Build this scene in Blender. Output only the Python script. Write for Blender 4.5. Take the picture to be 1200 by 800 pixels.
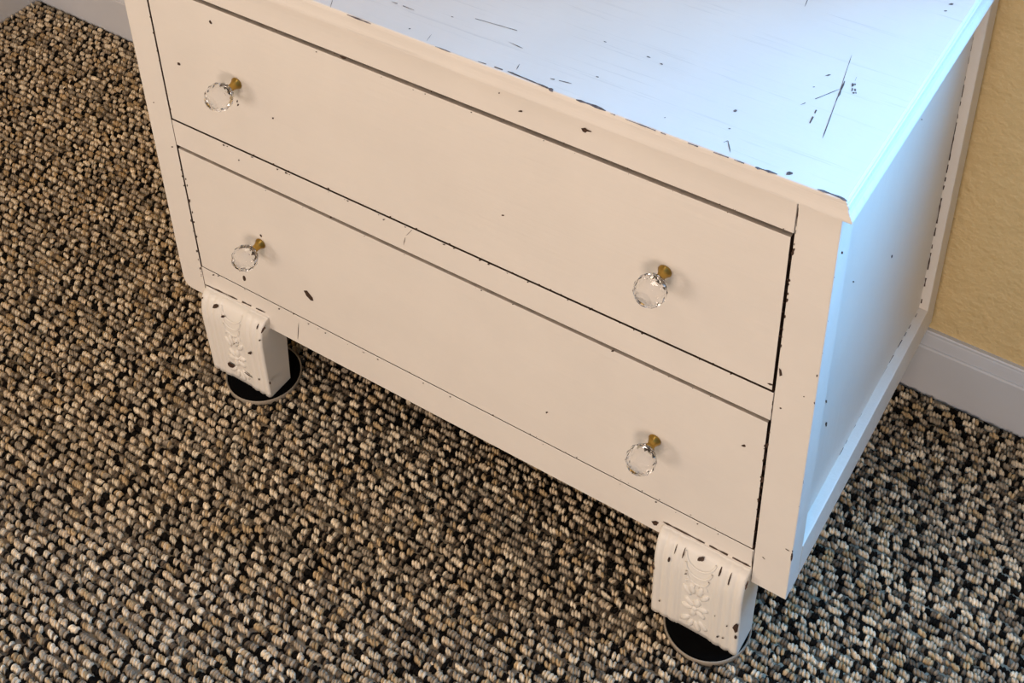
import bpy, bmesh, math, random
import numpy as np
from mathutils import Vector, Matrix
C = bpy.context.scene.collection
for o in list(bpy.data.objects):
    bpy.data.objects.remove(o)
sc = bpy.context.scene

# ------------------------------------------------------------------ camera
cam_d = bpy.data.cameras.new('camera')
cam = bpy.data.objects.new('camera', cam_d)
C.objects.link(cam)
yaw, pitch, roll = 0.5888291767688455, -0.5949825220260927, -0.025852492875253416
fw = Vector((-math.sin(yaw)*math.cos(pitch), math.cos(yaw)*math.cos(pitch), math.sin(pitch)))
rt = Vector((math.cos(yaw), math.sin(yaw), 0))
up = rt.cross(fw)
rt2 = rt*math.cos(roll) + up*math.sin(roll)
up2 = -rt*math.sin(roll) + up*math.cos(roll)
M = Matrix((rt2, up2, -fw)).transposed().to_4x4()
M.translation = Vector((1.05766, -0.81942, 1.23453+0.176))
cam.matrix_world = M
cam_d.sensor_fit = 'HORIZONTAL'
cam_d.sensor_width = 36.0
cam_d.lens = 1636.51*36.0/1200.0
cam_d.shift_x = 0.0
cam_d.shift_y = -404.465/1200.0        # the picture is the lower part of a taller frame
cam_d.clip_start = 0.02
sc.camera = cam

# ------------------------------------------------------------------ light
world = bpy.data.worlds.new('world')
sc.world = world
world.use_nodes = True
bg = world.node_tree.nodes['Background']
bg.inputs['Color'].default_value = (0.50, 0.72, 1.0, 1)
bg.inputs['Strength'].default_value = 1.5
def area(name, loc, aim, sx, sy, power, color, spread=180):
    d = bpy.data.lights.new(name, 'AREA')
    d.shape = 'RECTANGLE'; d.size = sx; d.size_y = sy
    d.energy = power; d.color = color; d.spread = math.radians(spread)
    o = bpy.data.objects.new(name, d); C.objects.link(o)
    o.location = loc
    o.rotation_euler = (Vector(aim)-Vector(loc)).to_track_quat('-Z', 'Y').to_euler()
    return o
WIN = (0.95, 2.60, 0.70, 2.15)          # window opening in the back wall, right of the view (room x0, x1, z0, z1)
area('window_daylight', (1.775, 0.53, 1.425), (1.775, -1.0, 1.2), 1.65, 1.43, 106, (0.13, 0.47, 1.0))
area('unseen_warm_light', (1.30, -2.9, 1.25), (0.6, 0, 0.4), 1.0, 1.0, 45, (1.0, 0.78, 0.645))
area('unseen_warm_light', (-0.45, -2.6, 1.25), (0.1, 0, 0.4), 1.0, 1.0, 26, (1.0, 0.84, 0.77))  # weak left light added to lift the left baseboard, without a fixture
area('ceiling_lamp_light', (0.35, -0.9, 2.50), (0.35, -0.6, 0), 0.5, 0.5, 4.5, (1.0, 0.80, 0.66))
sc.view_settings.view_transform = 'Standard'
sc.view_settings.look = 'None'
sc.view_settings.gamma = 1.0
sc.view_settings.use_curve_mapping = False
sc.view_settings.exposure = 0.0

# ------------------------------------------------------------------ materials
def srgb(r, g, b):
    f = lambda c: c/12.92 if c <= 0.04045 else ((c+0.055)/1.055)**2.4
    return (f(r/255), f(g/255), f(b/255), 1)
def new_mat(name):
    m = bpy.data.materials.new(name); m.use_nodes = True
    nt = m.node_tree
    return m, nt, nt.nodes['Principled BSDF']
def node(nt, t, **kw):
    n = nt.nodes.new(t)
    for k, v in kw.items(): setattr(n, k, v)
    return n
def noise(nt, scale, mapscale=(1,1,1), detail=3, rough=0.55):
    tc = node(nt, 'ShaderNodeTexCoord'); mp = node(nt, 'ShaderNodeMapping')
    mp.inputs['Scale'].default_value = mapscale
    nz = node(nt, 'ShaderNodeTexNoise')
    nz.inputs['Scale'].default_value = scale; nz.inputs['Detail'].default_value = detail; nz.inputs['Roughness'].default_value = rough
    nt.links.new(tc.outputs['Object'], mp.inputs['Vector']); nt.links.new(mp.outputs['Vector'], nz.inputs['Vector'])
    return nz.outputs['Fac']
def ramp(nt, fac, stops):
    r = node(nt, 'ShaderNodeValToRGB'); e = r.color_ramp.elements
    while len(e) < len(stops): e.new(0.5)
    for i, (p, c) in enumerate(stops): e[i].position = p; e[i].color = c
    nt.links.new(fac, r.inputs['Fac']); return r.outputs['Color']
def bump(nt, fac, bsdf, strength, dist):
    b = node(nt, 'ShaderNodeBump'); b.inputs['Strength'].default_value = strength; b.inputs['Distance'].default_value = dist
    nt.links.new(fac, b.inputs['Height'])
    if bsdf.inputs['Normal'].links:
        nt.links.new(bsdf.inputs['Normal'].links[0].from_socket, b.inputs['Normal'])
    nt.links.new(b.outputs['Normal'], bsdf.inputs['Normal'])

PAINT = (0.80, 0.745, 0.655, 1)
def paint_mat(name, base, grain=None, rough=0.42, streak=0.0):
    m, nt, b = new_mat(name)
    d = tuple(c*0.945 for c in base[:3])+(1,)
    col = ramp(nt, noise(nt, 9, detail=5), [(0.3, d), (0.7, base)])
    if grain:
        g = noise(nt, 1.0, grain, detail=6, rough=0.7)
        if streak:
            s = tuple(c*(1-streak) for c in base[:3])+(1,)
            mx = node(nt, 'ShaderNodeMix', data_type='RGBA')
            k = ramp(nt, g, [(0.57, (0,0,0,1)), (0.68, (1,1,1,1))])
            nt.links.new(k, mx.inputs['Factor']); nt.links.new(col, mx.inputs['A']); mx.inputs['B'].default_value = s
            col = mx.outputs['Result']
        bump(nt, g, b, 0.35, 0.0012)
    bump(nt, noise(nt, 140, detail=2), b, 0.12, 0.001)
    nt.links.new(col, b.inputs['Base Color'])
    b.inputs['Roughness'].default_value = rough
    b.inputs['Specular IOR Level'].default_value = 0.45
    return m
m_front = paint_mat('cream_paint', PAINT, (6, 60, 160), 0.45)
m_top = paint_mat('cream_paint_brushed_top', PAINT, (7, 190, 190), 0.38, 0.14)
m_side = paint_mat('cream_paint_brushed_side', PAINT, (150, 150, 5), 0.42, 0.04)
m_leg = paint_mat('cream_paint_leg', (0.82, 0.78, 0.69, 1), None, 0.45)
def plain(name, c, rough=0.6, metal=0.0, var=0.15, scale=60):
    m, nt, b = new_mat(name)
    d = tuple(x*(1-var) for x in c[:3])+(1,)
    nt.links.new(ramp(nt, noise(nt, scale), [(0.35, d), (0.65, c)]), b.inputs['Base Color'])
    b.inputs['Roughness'].default_value = rough; b.inputs['Metallic'].default_value = metal
    return m
m_wood = plain('bare_dark_wood', (0.08, 0.042, 0.02, 1), 0.7, 0, 0.5, 120)
m_edge = plain('unpainted_edge_with_gap_shade', (0.60, 0.51, 0.41, 1), 0.7, 0, 0.3, 60)  # unpainted drawer top edge, with the gap's shade put into its colour
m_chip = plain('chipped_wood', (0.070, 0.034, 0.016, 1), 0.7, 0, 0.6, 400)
m_chip_top = plain('chipped_top_wood', (0.17, 0.13, 0.115, 1), 0.6, 0, 0.65, 300)
m_brass = plain('aged_brass', (0.50, 0.315, 0.075, 1), 0.33, 1.0, 0.3, 90)
m_trimw = plain('baseboard_white', (0.61, 0.63, 0.65, 1), 0.4, 0, 0.04, 12)
m_black = plain('black_rubber', (0.0025, 0.0025, 0.0025, 1), 0.95, 0, 0.2, 60)
m_black.node_tree.nodes['Principled BSDF'].inputs['Specular IOR Level'].default_value = 0.04
m_rim = plain('grey_tan_plastic_rim', (0.33, 0.28, 0.21, 1), 0.45, 0, 0.1, 60)
m_ceil = plain('ceiling_plaster', (0.42, 0.38, 0.33, 1), 0.9, 0, 0.04, 5)
m_glass, nt, b = new_mat('crystal')
b.inputs['Transmission Weight'].default_value = 1.0; b.inputs['Roughness'].default_value = 0.0
b.inputs['IOR'].default_value = 1.50; b.inputs['Base Color'].default_value = (1, 1, 1, 1)
m_wall, nt, b = new_mat('tan_orange_peel_wall')
nt.links.new(ramp(nt, noise(nt, 40, detail=4), [(0.3, (0.72, 0.54, 0.255, 1)), (0.7, (0.78, 0.59, 0.29, 1))]), b.inputs['Base Color'])
bump(nt, noise(nt, 130, detail=3, rough=0.5), b, 0.8, 0.004)
b.inputs['Roughness'].default_value = 0.6
m_floor, nt, b = new_mat('berber_carpet_beyond_the_loops')
tc = node(nt, 'ShaderNodeTexCoord'); mp = node(nt, 'ShaderNodeMapping'); mp.inputs['Scale'].default_value = (105, 105, 105)
vo = node(nt, 'ShaderNodeTexVoronoi'); vo.inputs['Scale'].default_value = 1.0
nt.links.new(tc.outputs['Object'], mp.inputs['Vector']); nt.links.new(mp.outputs['Vector'], vo.inputs['Vector'])
sp = node(nt, 'ShaderNodeSeparateColor'); nt.links.new(vo.outputs['Color'], sp.inputs['Color'])
rc = ramp(nt, sp.outputs['Red'], [(0.0, (0.010, 0.008, 0.006, 1)), (0.42, (0.012, 0.010, 0.008, 1)), (0.5, (0.13, 0.10, 0.07, 1)), (0.7, (0.24, 0.19, 0.13, 1)), (1.0, (0.36, 0.30, 0.215, 1))])
nt.links.new(rc, b.inputs['Base Color']); b.inputs['Roughness'].default_value = 0.95; b.inputs['Specular IOR Level'].default_value = 0.1
bump(nt, vo.outputs['Distance'], b, 0.8, -0.004)
m_pile, nt, b = new_mat('berber_yarn')
at = node(nt, 'ShaderNodeAttribute'); at.attribute_name = 'yarn'
nt.links.new(at.outputs['Color'], b.inputs['Base Color'])
b.inputs['Roughness'].default_value = 0.95; b.inputs['Specular IOR Level'].default_value = 0.1
bump(nt, noise(nt, 900, detail=2), b, 0.6, 0.001)

# outlines of the worn spots, metres on each surface
CHIPS = {
 'drawer1': (1, 0.00000, [
  [(0.1333,0.5768),(0.1317,0.5761),(0.1301,0.5769),(0.1294,0.5787),(0.1304,0.5803),(0.1321,0.581),(0.1329,0.5794),(0.1338,0.5783)],
  [(0.072,0.4991),(0.0698,0.4981),(0.0675,0.4979),(0.0676,0.4997),(0.0676,0.5011),(0.0693,0.5019),(0.0711,0.5022),(0.0721,0.501)],
  [(0.153,0.4824),(0.1527,0.4812),(0.1519,0.4804),(0.1507,0.4799),(0.1507,0.4814),(0.1516,0.4828),(0.1525,0.4843),(0.153,0.4834)],
  [(0.1537,0.4774),(0.1527,0.4762),(0.1519,0.4756),(0.1505,0.4747),(0.1508,0.4762),(0.1514,0.4774),(0.1525,0.4789),(0.1536,0.4788)],
  [(0.2033,0.4803),(0.2032,0.4792),(0.2019,0.4785),(0.2008,0.4783),(0.2009,0.4792),(0.2009,0.4803),(0.2023,0.4811),(0.2036,0.4814)],
  [(0.4953,0.4839),(0.494,0.4828),(0.4928,0.4821),(0.4919,0.4822),(0.4916,0.4828),(0.4922,0.4835),(0.4932,0.4842),(0.4945,0.4844)],
  [(0.7744,0.4178),(0.7768,0.4191),(0.7802,0.4194),(0.7802,0.4178),(0.777,0.4165)],
  [(0.0388,0.5632),(0.0384,0.5634),(0.0382,0.5641),(0.0384,0.5648),(0.0388,0.5655),(0.0392,0.565),(0.0397,0.5648),(0.0392,0.564)],
  [(0.0393,0.4536),(0.0388,0.4534),(0.0389,0.454),(0.039,0.4544),(0.0393,0.4548),(0.0399,0.4552),(0.0398,0.4545),(0.0398,0.4539)],
  [(0.0395,0.4252),(0.0389,0.4251),(0.0389,0.426),(0.0389,0.4269),(0.0395,0.4277),(0.0401,0.4277),(0.04,0.4267),(0.0402,0.4257)],
  [(0.0384,0.5504),(0.0373,0.5498),(0.0371,0.5509),(0.0376,0.552),(0.0384,0.5528),(0.0392,0.5527),(0.0394,0.5521),(0.0391,0.5513)],
  [(0.0395,0.4625),(0.0391,0.4628),(0.039,0.4634),(0.0392,0.464),(0.0395,0.4645),(0.0399,0.4646),(0.0399,0.4639),(0.0398,0.4632)],
  [(0.0392,0.5563),(0.0389,0.5566),(0.0386,0.5568),(0.0387,0.5574),(0.0392,0.5578),(0.0396,0.5578),(0.0395,0.5573),(0.0395,0.5568)],
  [(0.0391,0.5423),(0.0385,0.5425),(0.0382,0.5431),(0.0386,0.544),(0.0391,0.5446),(0.0397,0.5447),(0.0398,0.544),(0.0395,0.5433)],
  [(0.0383,0.5045),(0.0374,0.5046),(0.0372,0.5053),(0.0376,0.5062),(0.0383,0.5067),(0.0389,0.5069),(0.0396,0.5066),(0.0392,0.5055)],
  [(0.0391,0.511),(0.038,0.5108),(0.0379,0.512),(0.038,0.5133),(0.0391,0.514),(0.04,0.5142),(0.0406,0.5135),(0.0401,0.512)],
  [(0.3527,0.4123),(0.3524,0.4116),(0.3516,0.4115),(0.3508,0.4116),(0.3509,0.4123),(0.3514,0.4131),(0.3524,0.4133),(0.3531,0.4131)],
  [(0.3865,0.4119),(0.3861,0.4109),(0.385,0.4105),(0.3843,0.411),(0.3841,0.4119),(0.3849,0.4129),(0.386,0.413),(0.3866,0.4127)],
  [(0.2707,0.4123),(0.2699,0.4114),(0.2686,0.411),(0.2681,0.4117),(0.2676,0.4123),(0.2685,0.4131),(0.2697,0.4135),(0.2705,0.413)],
  [(0.5478,0.4118),(0.5475,0.4113),(0.5469,0.4109),(0.5462,0.4111),(0.5464,0.4118),(0.5466,0.4126),(0.5475,0.4128),(0.5478,0.4123)],
  [(0.4604,0.4113),(0.4601,0.4111),(0.4598,0.411),(0.4596,0.4111),(0.4594,0.4113),(0.4597,0.4115),(0.46,0.4116),(0.4604,0.4115)],
  [(0.3166,0.4123),(0.3164,0.412),(0.316,0.412),(0.3156,0.412),(0.3157,0.4123),(0.316,0.4125),(0.3163,0.4127),(0.3165,0.4125)],
  [(0.5038,0.4114),(0.5031,0.4107),(0.5023,0.4101),(0.5017,0.4106),(0.5019,0.4114),(0.5024,0.4119),(0.5031,0.4124),(0.5036,0.4121)],
  [(0.7225,0.4118),(0.7218,0.4115),(0.7214,0.4113),(0.7208,0.4113),(0.7206,0.4118),(0.7211,0.4122),(0.7217,0.4125),(0.7223,0.4124)],
  [(0.4035,0.4116),(0.4029,0.4113),(0.4023,0.411),(0.4018,0.4112),(0.4019,0.4116),(0.4023,0.4119),(0.4028,0.4122),(0.4032,0.4119)],
  [(0.4277,0.4114),(0.4272,0.4107),(0.4263,0.4106),(0.4253,0.4106),(0.4253,0.4114),(0.426,0.4121),(0.4271,0.4127),(0.428,0.4123)],
  [(0.165,0.412),(0.1643,0.4115),(0.1637,0.4113),(0.1633,0.4116),(0.1629,0.412),(0.1638,0.4125),(0.1645,0.4129),(0.1649,0.4126)],
  [(0.5599,0.4116),(0.5593,0.4112),(0.5586,0.4109),(0.558,0.4112),(0.5579,0.4116),(0.5582,0.4121),(0.559,0.4122),(0.5596,0.412)],
  [(0.6134,0.4115),(0.6133,0.4112),(0.6128,0.4111),(0.6126,0.4113),(0.6126,0.4115),(0.6127,0.4118),(0.613,0.4118),(0.6133,0.4118)],
  [(0.594,0.4116),(0.5936,0.411),(0.5929,0.4105),(0.5927,0.4111),(0.5926,0.4116),(0.5928,0.4124),(0.5935,0.4122),(0.5942,0.4124)],
  [(0.5867,0.4114),(0.5861,0.411),(0.5857,0.4107),(0.5853,0.4109),(0.5852,0.4114),(0.5856,0.4118),(0.586,0.4119),(0.5865,0.4119)],
  [(0.6485,0.4109),(0.6482,0.4104),(0.6477,0.4105),(0.6472,0.4104),(0.6471,0.4109),(0.6475,0.4115),(0.648,0.4116),(0.6482,0.4112)],
  [(0.6644,0.411),(0.6638,0.4105),(0.6632,0.4102),(0.6625,0.4101),(0.6628,0.411),(0.663,0.4118),(0.6637,0.412),(0.6641,0.4116)],
  [(0.5465,0.411),(0.5463,0.4108),(0.546,0.4105),(0.5456,0.4106),(0.5455,0.411),(0.5459,0.4112),(0.5463,0.4114),(0.5465,0.4112)],
  [(0.5348,0.4115),(0.5346,0.4108),(0.5337,0.4108),(0.5328,0.4108),(0.5327,0.4115),(0.5331,0.4123),(0.5342,0.4125),(0.535,0.4122)],
  [(0.333,0.4118),(0.3325,0.4115),(0.332,0.4113),(0.3316,0.4114),(0.3314,0.4118),(0.332,0.4122),(0.3326,0.4126),(0.3331,0.4124)],
  [(0.215,0.4121),(0.2146,0.4119),(0.2142,0.4117),(0.2138,0.4119),(0.2138,0.4121),(0.214,0.4124),(0.2145,0.4124),(0.215,0.4124)],
  [(0.1934,0.4115),(0.1926,0.4108),(0.1914,0.4098),(0.1905,0.4105),(0.1904,0.4115),(0.1917,0.4122),(0.1929,0.4129),(0.1935,0.4123)],
  [(0.7812,0.5497),(0.781,0.5501),(0.7806,0.5506),(0.7809,0.5517),(0.7813,0.5523),(0.7816,0.5518),(0.7819,0.5511),(0.7816,0.5501)],
  [(0.7805,0.4903),(0.7802,0.4905),(0.78,0.4912),(0.7802,0.492),(0.7805,0.4932),(0.781,0.4926),(0.7812,0.4917),(0.7808,0.4908)],
  [(0.7805,0.5107),(0.7802,0.5112),(0.7801,0.5119),(0.7802,0.5126),(0.7805,0.5132),(0.7809,0.513),(0.7812,0.5123),(0.7808,0.5114)],
  [(0.7812,0.5471),(0.781,0.5472),(0.781,0.5477),(0.781,0.5484),(0.7813,0.5485),(0.7815,0.5486),(0.7816,0.5479),(0.7815,0.5472)],
  [(0.7805,0.5111),(0.7802,0.5111),(0.78,0.5116),(0.7803,0.5121),(0.7805,0.5124),(0.7807,0.5122),(0.7808,0.5119),(0.7807,0.5114)],
  [(0.7805,0.5225),(0.7803,0.5228),(0.7801,0.5234),(0.7803,0.5242),(0.7806,0.5243),(0.7808,0.5242),(0.781,0.5237),(0.7809,0.5227)],
  [(0.7805,0.481),(0.7801,0.4807),(0.7801,0.4821),(0.7803,0.4831),(0.7806,0.4841),(0.781,0.4841),(0.7811,0.4825),(0.7809,0.4813)],
  [(0.7816,0.5715),(0.7813,0.5725),(0.781,0.5733),(0.7813,0.5741),(0.7816,0.5749),(0.782,0.5743),(0.7822,0.5736),(0.7821,0.5726)],
  [(0.7813,0.5389),(0.781,0.5388),(0.781,0.5393),(0.7811,0.5398),(0.7813,0.5399),(0.7816,0.5399),(0.7816,0.5395),(0.7816,0.539)],
  [(0.7231,0.5985),(0.723,0.5982),(0.7225,0.598),(0.722,0.5982),(0.722,0.5985),(0.7221,0.5989),(0.7227,0.599),(0.7233,0.5989)],
  [(0.3959,0.5962),(0.3956,0.5959),(0.3951,0.5958),(0.3943,0.5957),(0.3942,0.5962),(0.3948,0.5965),(0.3954,0.5966),(0.3958,0.5964)],
  [(0.3576,0.5963),(0.3573,0.596),(0.3568,0.5957),(0.3566,0.596),(0.3565,0.5963),(0.3568,0.5966),(0.3572,0.5967),(0.3575,0.5965)],
  [(0.4627,0.5968),(0.4622,0.5963),(0.4615,0.5961),(0.461,0.5964),(0.461,0.5968),(0.4613,0.5973),(0.462,0.5975),(0.4627,0.5974)],
  [(0.6283,0.5977),(0.628,0.5975),(0.6278,0.5974),(0.6275,0.5975),(0.6275,0.5977),(0.6276,0.598),(0.6279,0.5981),(0.6281,0.5979)],
  [(0.6462,0.598),(0.6461,0.5979),(0.6459,0.5978),(0.6456,0.5978),(0.6456,0.598),(0.6458,0.5981),(0.646,0.5981),(0.6462,0.5981)],
  [(0.4099,0.5967),(0.4093,0.5964),(0.4088,0.5961),(0.4085,0.5964),(0.4082,0.5967),(0.4087,0.5972),(0.4094,0.5975),(0.4098,0.5973)],
  [(0.2774,0.5954),(0.2769,0.595),(0.276,0.5946),(0.2752,0.5948),(0.2754,0.5954),(0.2758,0.596),(0.2767,0.5961),(0.2771,0.5958)],
  [(0.6713,0.5983),(0.6712,0.598),(0.671,0.5979),(0.6707,0.598),(0.6707,0.5983),(0.6709,0.5985),(0.6711,0.5986),(0.6713,0.5985)],
  [(0.5416,0.5974),(0.5413,0.5971),(0.5408,0.5967),(0.5402,0.597),(0.5401,0.5974),(0.5405,0.5977),(0.5411,0.5978),(0.5415,0.5976)],
  [(0.6798,0.5983),(0.6798,0.5981),(0.6795,0.598),(0.6794,0.5982),(0.6792,0.5983),(0.6794,0.5984),(0.6796,0.5985),(0.6799,0.5985)],
  [(0.5739,0.5972),(0.5737,0.597),(0.5733,0.597),(0.573,0.597),(0.5729,0.5972),(0.5731,0.5973),(0.5734,0.5974),(0.5738,0.5974)],
 ]),
 'drawer2': (1, 0.00000, [
  [(0.1152,0.1965),(0.1151,0.1929),(0.1133,0.1909),(0.1111,0.1893),(0.1101,0.1925),(0.1105,0.1967),(0.1125,0.1992),(0.1144,0.1992)],
  [(0.2099,0.227),(0.215,0.2298),(0.2227,0.2224),(0.2233,0.2174),(0.2189,0.2157),(0.2128,0.22)],
  [(0.1554,0.2843),(0.154,0.2831),(0.1527,0.284),(0.1519,0.2852),(0.1525,0.287),(0.154,0.2877),(0.1552,0.287),(0.1555,0.2858)],
  [(0.7612,0.3214),(0.7609,0.3202),(0.7593,0.3191),(0.7574,0.3189),(0.7568,0.3201),(0.7581,0.3215),(0.7597,0.3231),(0.761,0.3223)],
  [(0.5425,0.2281),(0.5416,0.2269),(0.541,0.2256),(0.5399,0.2255),(0.5393,0.2261),(0.5398,0.2275),(0.541,0.2286),(0.5421,0.229)],
  [(0.6186,0.3672),(0.618,0.3658),(0.617,0.3651),(0.616,0.3647),(0.6152,0.3652),(0.6161,0.3665),(0.6169,0.368),(0.618,0.3678)],
  [(0.2691,0.3706),(0.2684,0.3697),(0.2675,0.3687),(0.2667,0.3688),(0.266,0.3691),(0.2664,0.3704),(0.2679,0.3715),(0.269,0.3714)],
  [(0.0415,0.283),(0.0407,0.2833),(0.04,0.2839),(0.0409,0.2854),(0.0416,0.2864),(0.0423,0.2864),(0.0429,0.2858),(0.0426,0.2841)],
  [(0.0429,0.3192),(0.0421,0.3187),(0.0417,0.3197),(0.0421,0.3215),(0.0429,0.3225),(0.0436,0.3221),(0.0439,0.3211),(0.0436,0.3197)],
  [(0.0403,0.197),(0.0398,0.1976),(0.0397,0.1982),(0.0399,0.199),(0.0403,0.1999),(0.041,0.2),(0.041,0.1991),(0.0408,0.1983)],
  [(0.0417,0.2501),(0.0407,0.2495),(0.0401,0.2502),(0.0405,0.2521),(0.0418,0.2529),(0.0429,0.2536),(0.0432,0.2523),(0.0429,0.2506)],
  [(0.0428,0.3094),(0.0421,0.3092),(0.0418,0.3101),(0.0422,0.3113),(0.0429,0.3122),(0.0438,0.3128),(0.0438,0.3114),(0.0439,0.3099)],
  [(0.0415,0.2254),(0.0402,0.2251),(0.0399,0.2267),(0.0402,0.2286),(0.0416,0.2292),(0.0424,0.2293),(0.0427,0.2285),(0.0424,0.2273)],
  [(0.0421,0.286),(0.0412,0.2855),(0.0407,0.2863),(0.0412,0.2877),(0.0421,0.2885),(0.0431,0.2891),(0.0433,0.288),(0.0431,0.2866)],
  [(0.0424,0.2655),(0.0416,0.2657),(0.0416,0.2674),(0.0419,0.2687),(0.0425,0.27),(0.0431,0.2697),(0.0436,0.2687),(0.0433,0.2667)],
  [(0.0418,0.2841),(0.041,0.2842),(0.0408,0.2852),(0.0411,0.2863),(0.0419,0.2876),(0.0427,0.2874),(0.0426,0.2863),(0.0426,0.2853)],
  [(0.0428,0.3087),(0.0424,0.3085),(0.0421,0.3089),(0.0424,0.3097),(0.0428,0.3101),(0.0432,0.3104),(0.0431,0.3096),(0.0431,0.309)],
  [(0.6565,0.1791),(0.6562,0.1786),(0.6556,0.1783),(0.6551,0.1786),(0.655,0.1791),(0.6555,0.1795),(0.656,0.1798),(0.6568,0.1798)],
  [(0.4112,0.1776),(0.4109,0.1773),(0.4105,0.1772),(0.4103,0.1774),(0.4101,0.1776),(0.4103,0.178),(0.4108,0.178),(0.4111,0.1779)],
  [(0.7122,0.1805),(0.7121,0.18),(0.7115,0.1799),(0.7109,0.18),(0.7107,0.1804),(0.7111,0.1809),(0.7117,0.181),(0.7125,0.181)],
  [(0.6226,0.18),(0.6224,0.1795),(0.6219,0.1793),(0.6218,0.1797),(0.6217,0.18),(0.6219,0.1804),(0.6223,0.1806),(0.6225,0.1804)],
  [(0.5645,0.1785),(0.5644,0.1781),(0.5639,0.1778),(0.5635,0.178),(0.5637,0.1784),(0.5639,0.1787),(0.5643,0.1791),(0.5647,0.1789)],
  [(0.52,0.1781),(0.5194,0.1777),(0.519,0.1775),(0.5187,0.1776),(0.5187,0.1781),(0.5189,0.1787),(0.5194,0.1787),(0.5199,0.1787)],
  [(0.1885,0.1758),(0.1879,0.175),(0.1868,0.1743),(0.1863,0.1749),(0.1863,0.1758),(0.1871,0.1767),(0.1882,0.1772),(0.1894,0.177)],
  [(0.2597,0.1765),(0.2592,0.1761),(0.2587,0.1758),(0.2582,0.1759),(0.2585,0.1765),(0.2586,0.177),(0.2592,0.1771),(0.2596,0.1769)],
  [(0.5276,0.1791),(0.5275,0.1788),(0.5272,0.1787),(0.527,0.1789),(0.5269,0.1791),(0.5271,0.1794),(0.5275,0.1796),(0.5278,0.1795)],
  [(0.3592,0.1773),(0.3584,0.1761),(0.3575,0.1762),(0.357,0.1766),(0.3566,0.1772),(0.3576,0.1779),(0.3584,0.1784),(0.3591,0.1783)],
  [(0.4725,0.178),(0.472,0.1772),(0.4711,0.1773),(0.4705,0.1774),(0.4703,0.178),(0.4708,0.1787),(0.4716,0.1788),(0.4724,0.1787)],
  [(0.1112,0.1744),(0.1104,0.1741),(0.1099,0.1739),(0.1092,0.1739),(0.1092,0.1744),(0.1098,0.1747),(0.1104,0.1751),(0.1109,0.1748)],
  [(0.3721,0.1775),(0.3717,0.1772),(0.3711,0.1769),(0.3709,0.1772),(0.3709,0.1775),(0.3711,0.1778),(0.3716,0.1781),(0.372,0.1779)],
  [(0.0682,0.174),(0.067,0.1734),(0.066,0.1728),(0.0656,0.1733),(0.0652,0.1739),(0.0661,0.1748),(0.0673,0.1751),(0.0678,0.1746)],
  [(0.7393,0.18),(0.7392,0.1797),(0.7389,0.1795),(0.7386,0.1796),(0.7385,0.18),(0.7388,0.1803),(0.7391,0.1803),(0.7394,0.1803)],
  [(0.6768,0.1794),(0.6764,0.1791),(0.6758,0.1786),(0.6753,0.1789),(0.675,0.1794),(0.6756,0.1799),(0.6762,0.18),(0.6767,0.1799)],
  [(0.2773,0.1772),(0.277,0.177),(0.2766,0.1768),(0.2761,0.1769),(0.2761,0.1772),(0.2765,0.1774),(0.2769,0.1775),(0.2773,0.1775)],
  [(0.5784,0.179),(0.578,0.1784),(0.5774,0.178),(0.577,0.1783),(0.5768,0.179),(0.5774,0.1798),(0.5781,0.1801),(0.5785,0.1797)],
  [(0.6402,0.1801),(0.64,0.1798),(0.6396,0.1796),(0.6393,0.1798),(0.6391,0.1801),(0.6394,0.1804),(0.6398,0.1807),(0.6401,0.1803)],
  [(0.631,0.1793),(0.6307,0.179),(0.6304,0.179),(0.63,0.1789),(0.6301,0.1793),(0.6303,0.1797),(0.6307,0.1799),(0.6308,0.1796)],
  [(0.7796,0.2908),(0.7794,0.2913),(0.7792,0.2919),(0.7794,0.2926),(0.7796,0.2931),(0.7797,0.2928),(0.78,0.2923),(0.7798,0.2913)],
  [(0.7801,0.2116),(0.7798,0.2118),(0.7796,0.2123),(0.7798,0.2131),(0.78,0.2135),(0.7804,0.2136),(0.7806,0.2129),(0.7805,0.2117)],
  [(0.7798,0.2808),(0.7795,0.2817),(0.7789,0.2826),(0.7793,0.2844),(0.7798,0.2852),(0.7802,0.2846),(0.7805,0.2834),(0.7804,0.2813)],
  [(0.7797,0.2874),(0.779,0.2873),(0.7785,0.2885),(0.7791,0.2899),(0.7797,0.2912),(0.7803,0.2907),(0.7804,0.2895),(0.7802,0.2884)],
  [(0.7801,0.2035),(0.7795,0.2037),(0.7794,0.2049),(0.7794,0.2064),(0.7801,0.2069),(0.7807,0.207),(0.7812,0.206),(0.7808,0.2044)],
  [(0.7794,0.3331),(0.7785,0.3322),(0.7786,0.3342),(0.7788,0.3355),(0.7793,0.3361),(0.78,0.3363),(0.7804,0.3351),(0.7802,0.3332)],
  [(0.779,0.3291),(0.7787,0.3291),(0.7787,0.3298),(0.7786,0.3307),(0.779,0.3308),(0.7794,0.3311),(0.7794,0.3302),(0.7794,0.3293)],
  [(0.7798,0.253),(0.779,0.2531),(0.7782,0.2543),(0.779,0.2561),(0.7797,0.2575),(0.7806,0.2572),(0.7814,0.256),(0.7804,0.2541)],
  [(0.7796,0.2495),(0.7792,0.2508),(0.7788,0.252),(0.7791,0.2539),(0.7795,0.2545),(0.78,0.2546),(0.7802,0.2528),(0.7799,0.2512)],
  [(0.7799,0.2373),(0.7793,0.2384),(0.7789,0.2394),(0.7794,0.2408),(0.7798,0.2426),(0.7806,0.2422),(0.781,0.2406),(0.7803,0.2391)],
  [(0.7796,0.2704),(0.7793,0.2707),(0.7793,0.2717),(0.7793,0.2727),(0.7796,0.2732),(0.7799,0.2728),(0.78,0.2721),(0.7798,0.2713)],
  [(0.7797,0.3109),(0.7791,0.3115),(0.7788,0.3128),(0.7791,0.3142),(0.7796,0.3156),(0.7802,0.3148),(0.7806,0.3137),(0.7804,0.312)],
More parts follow.
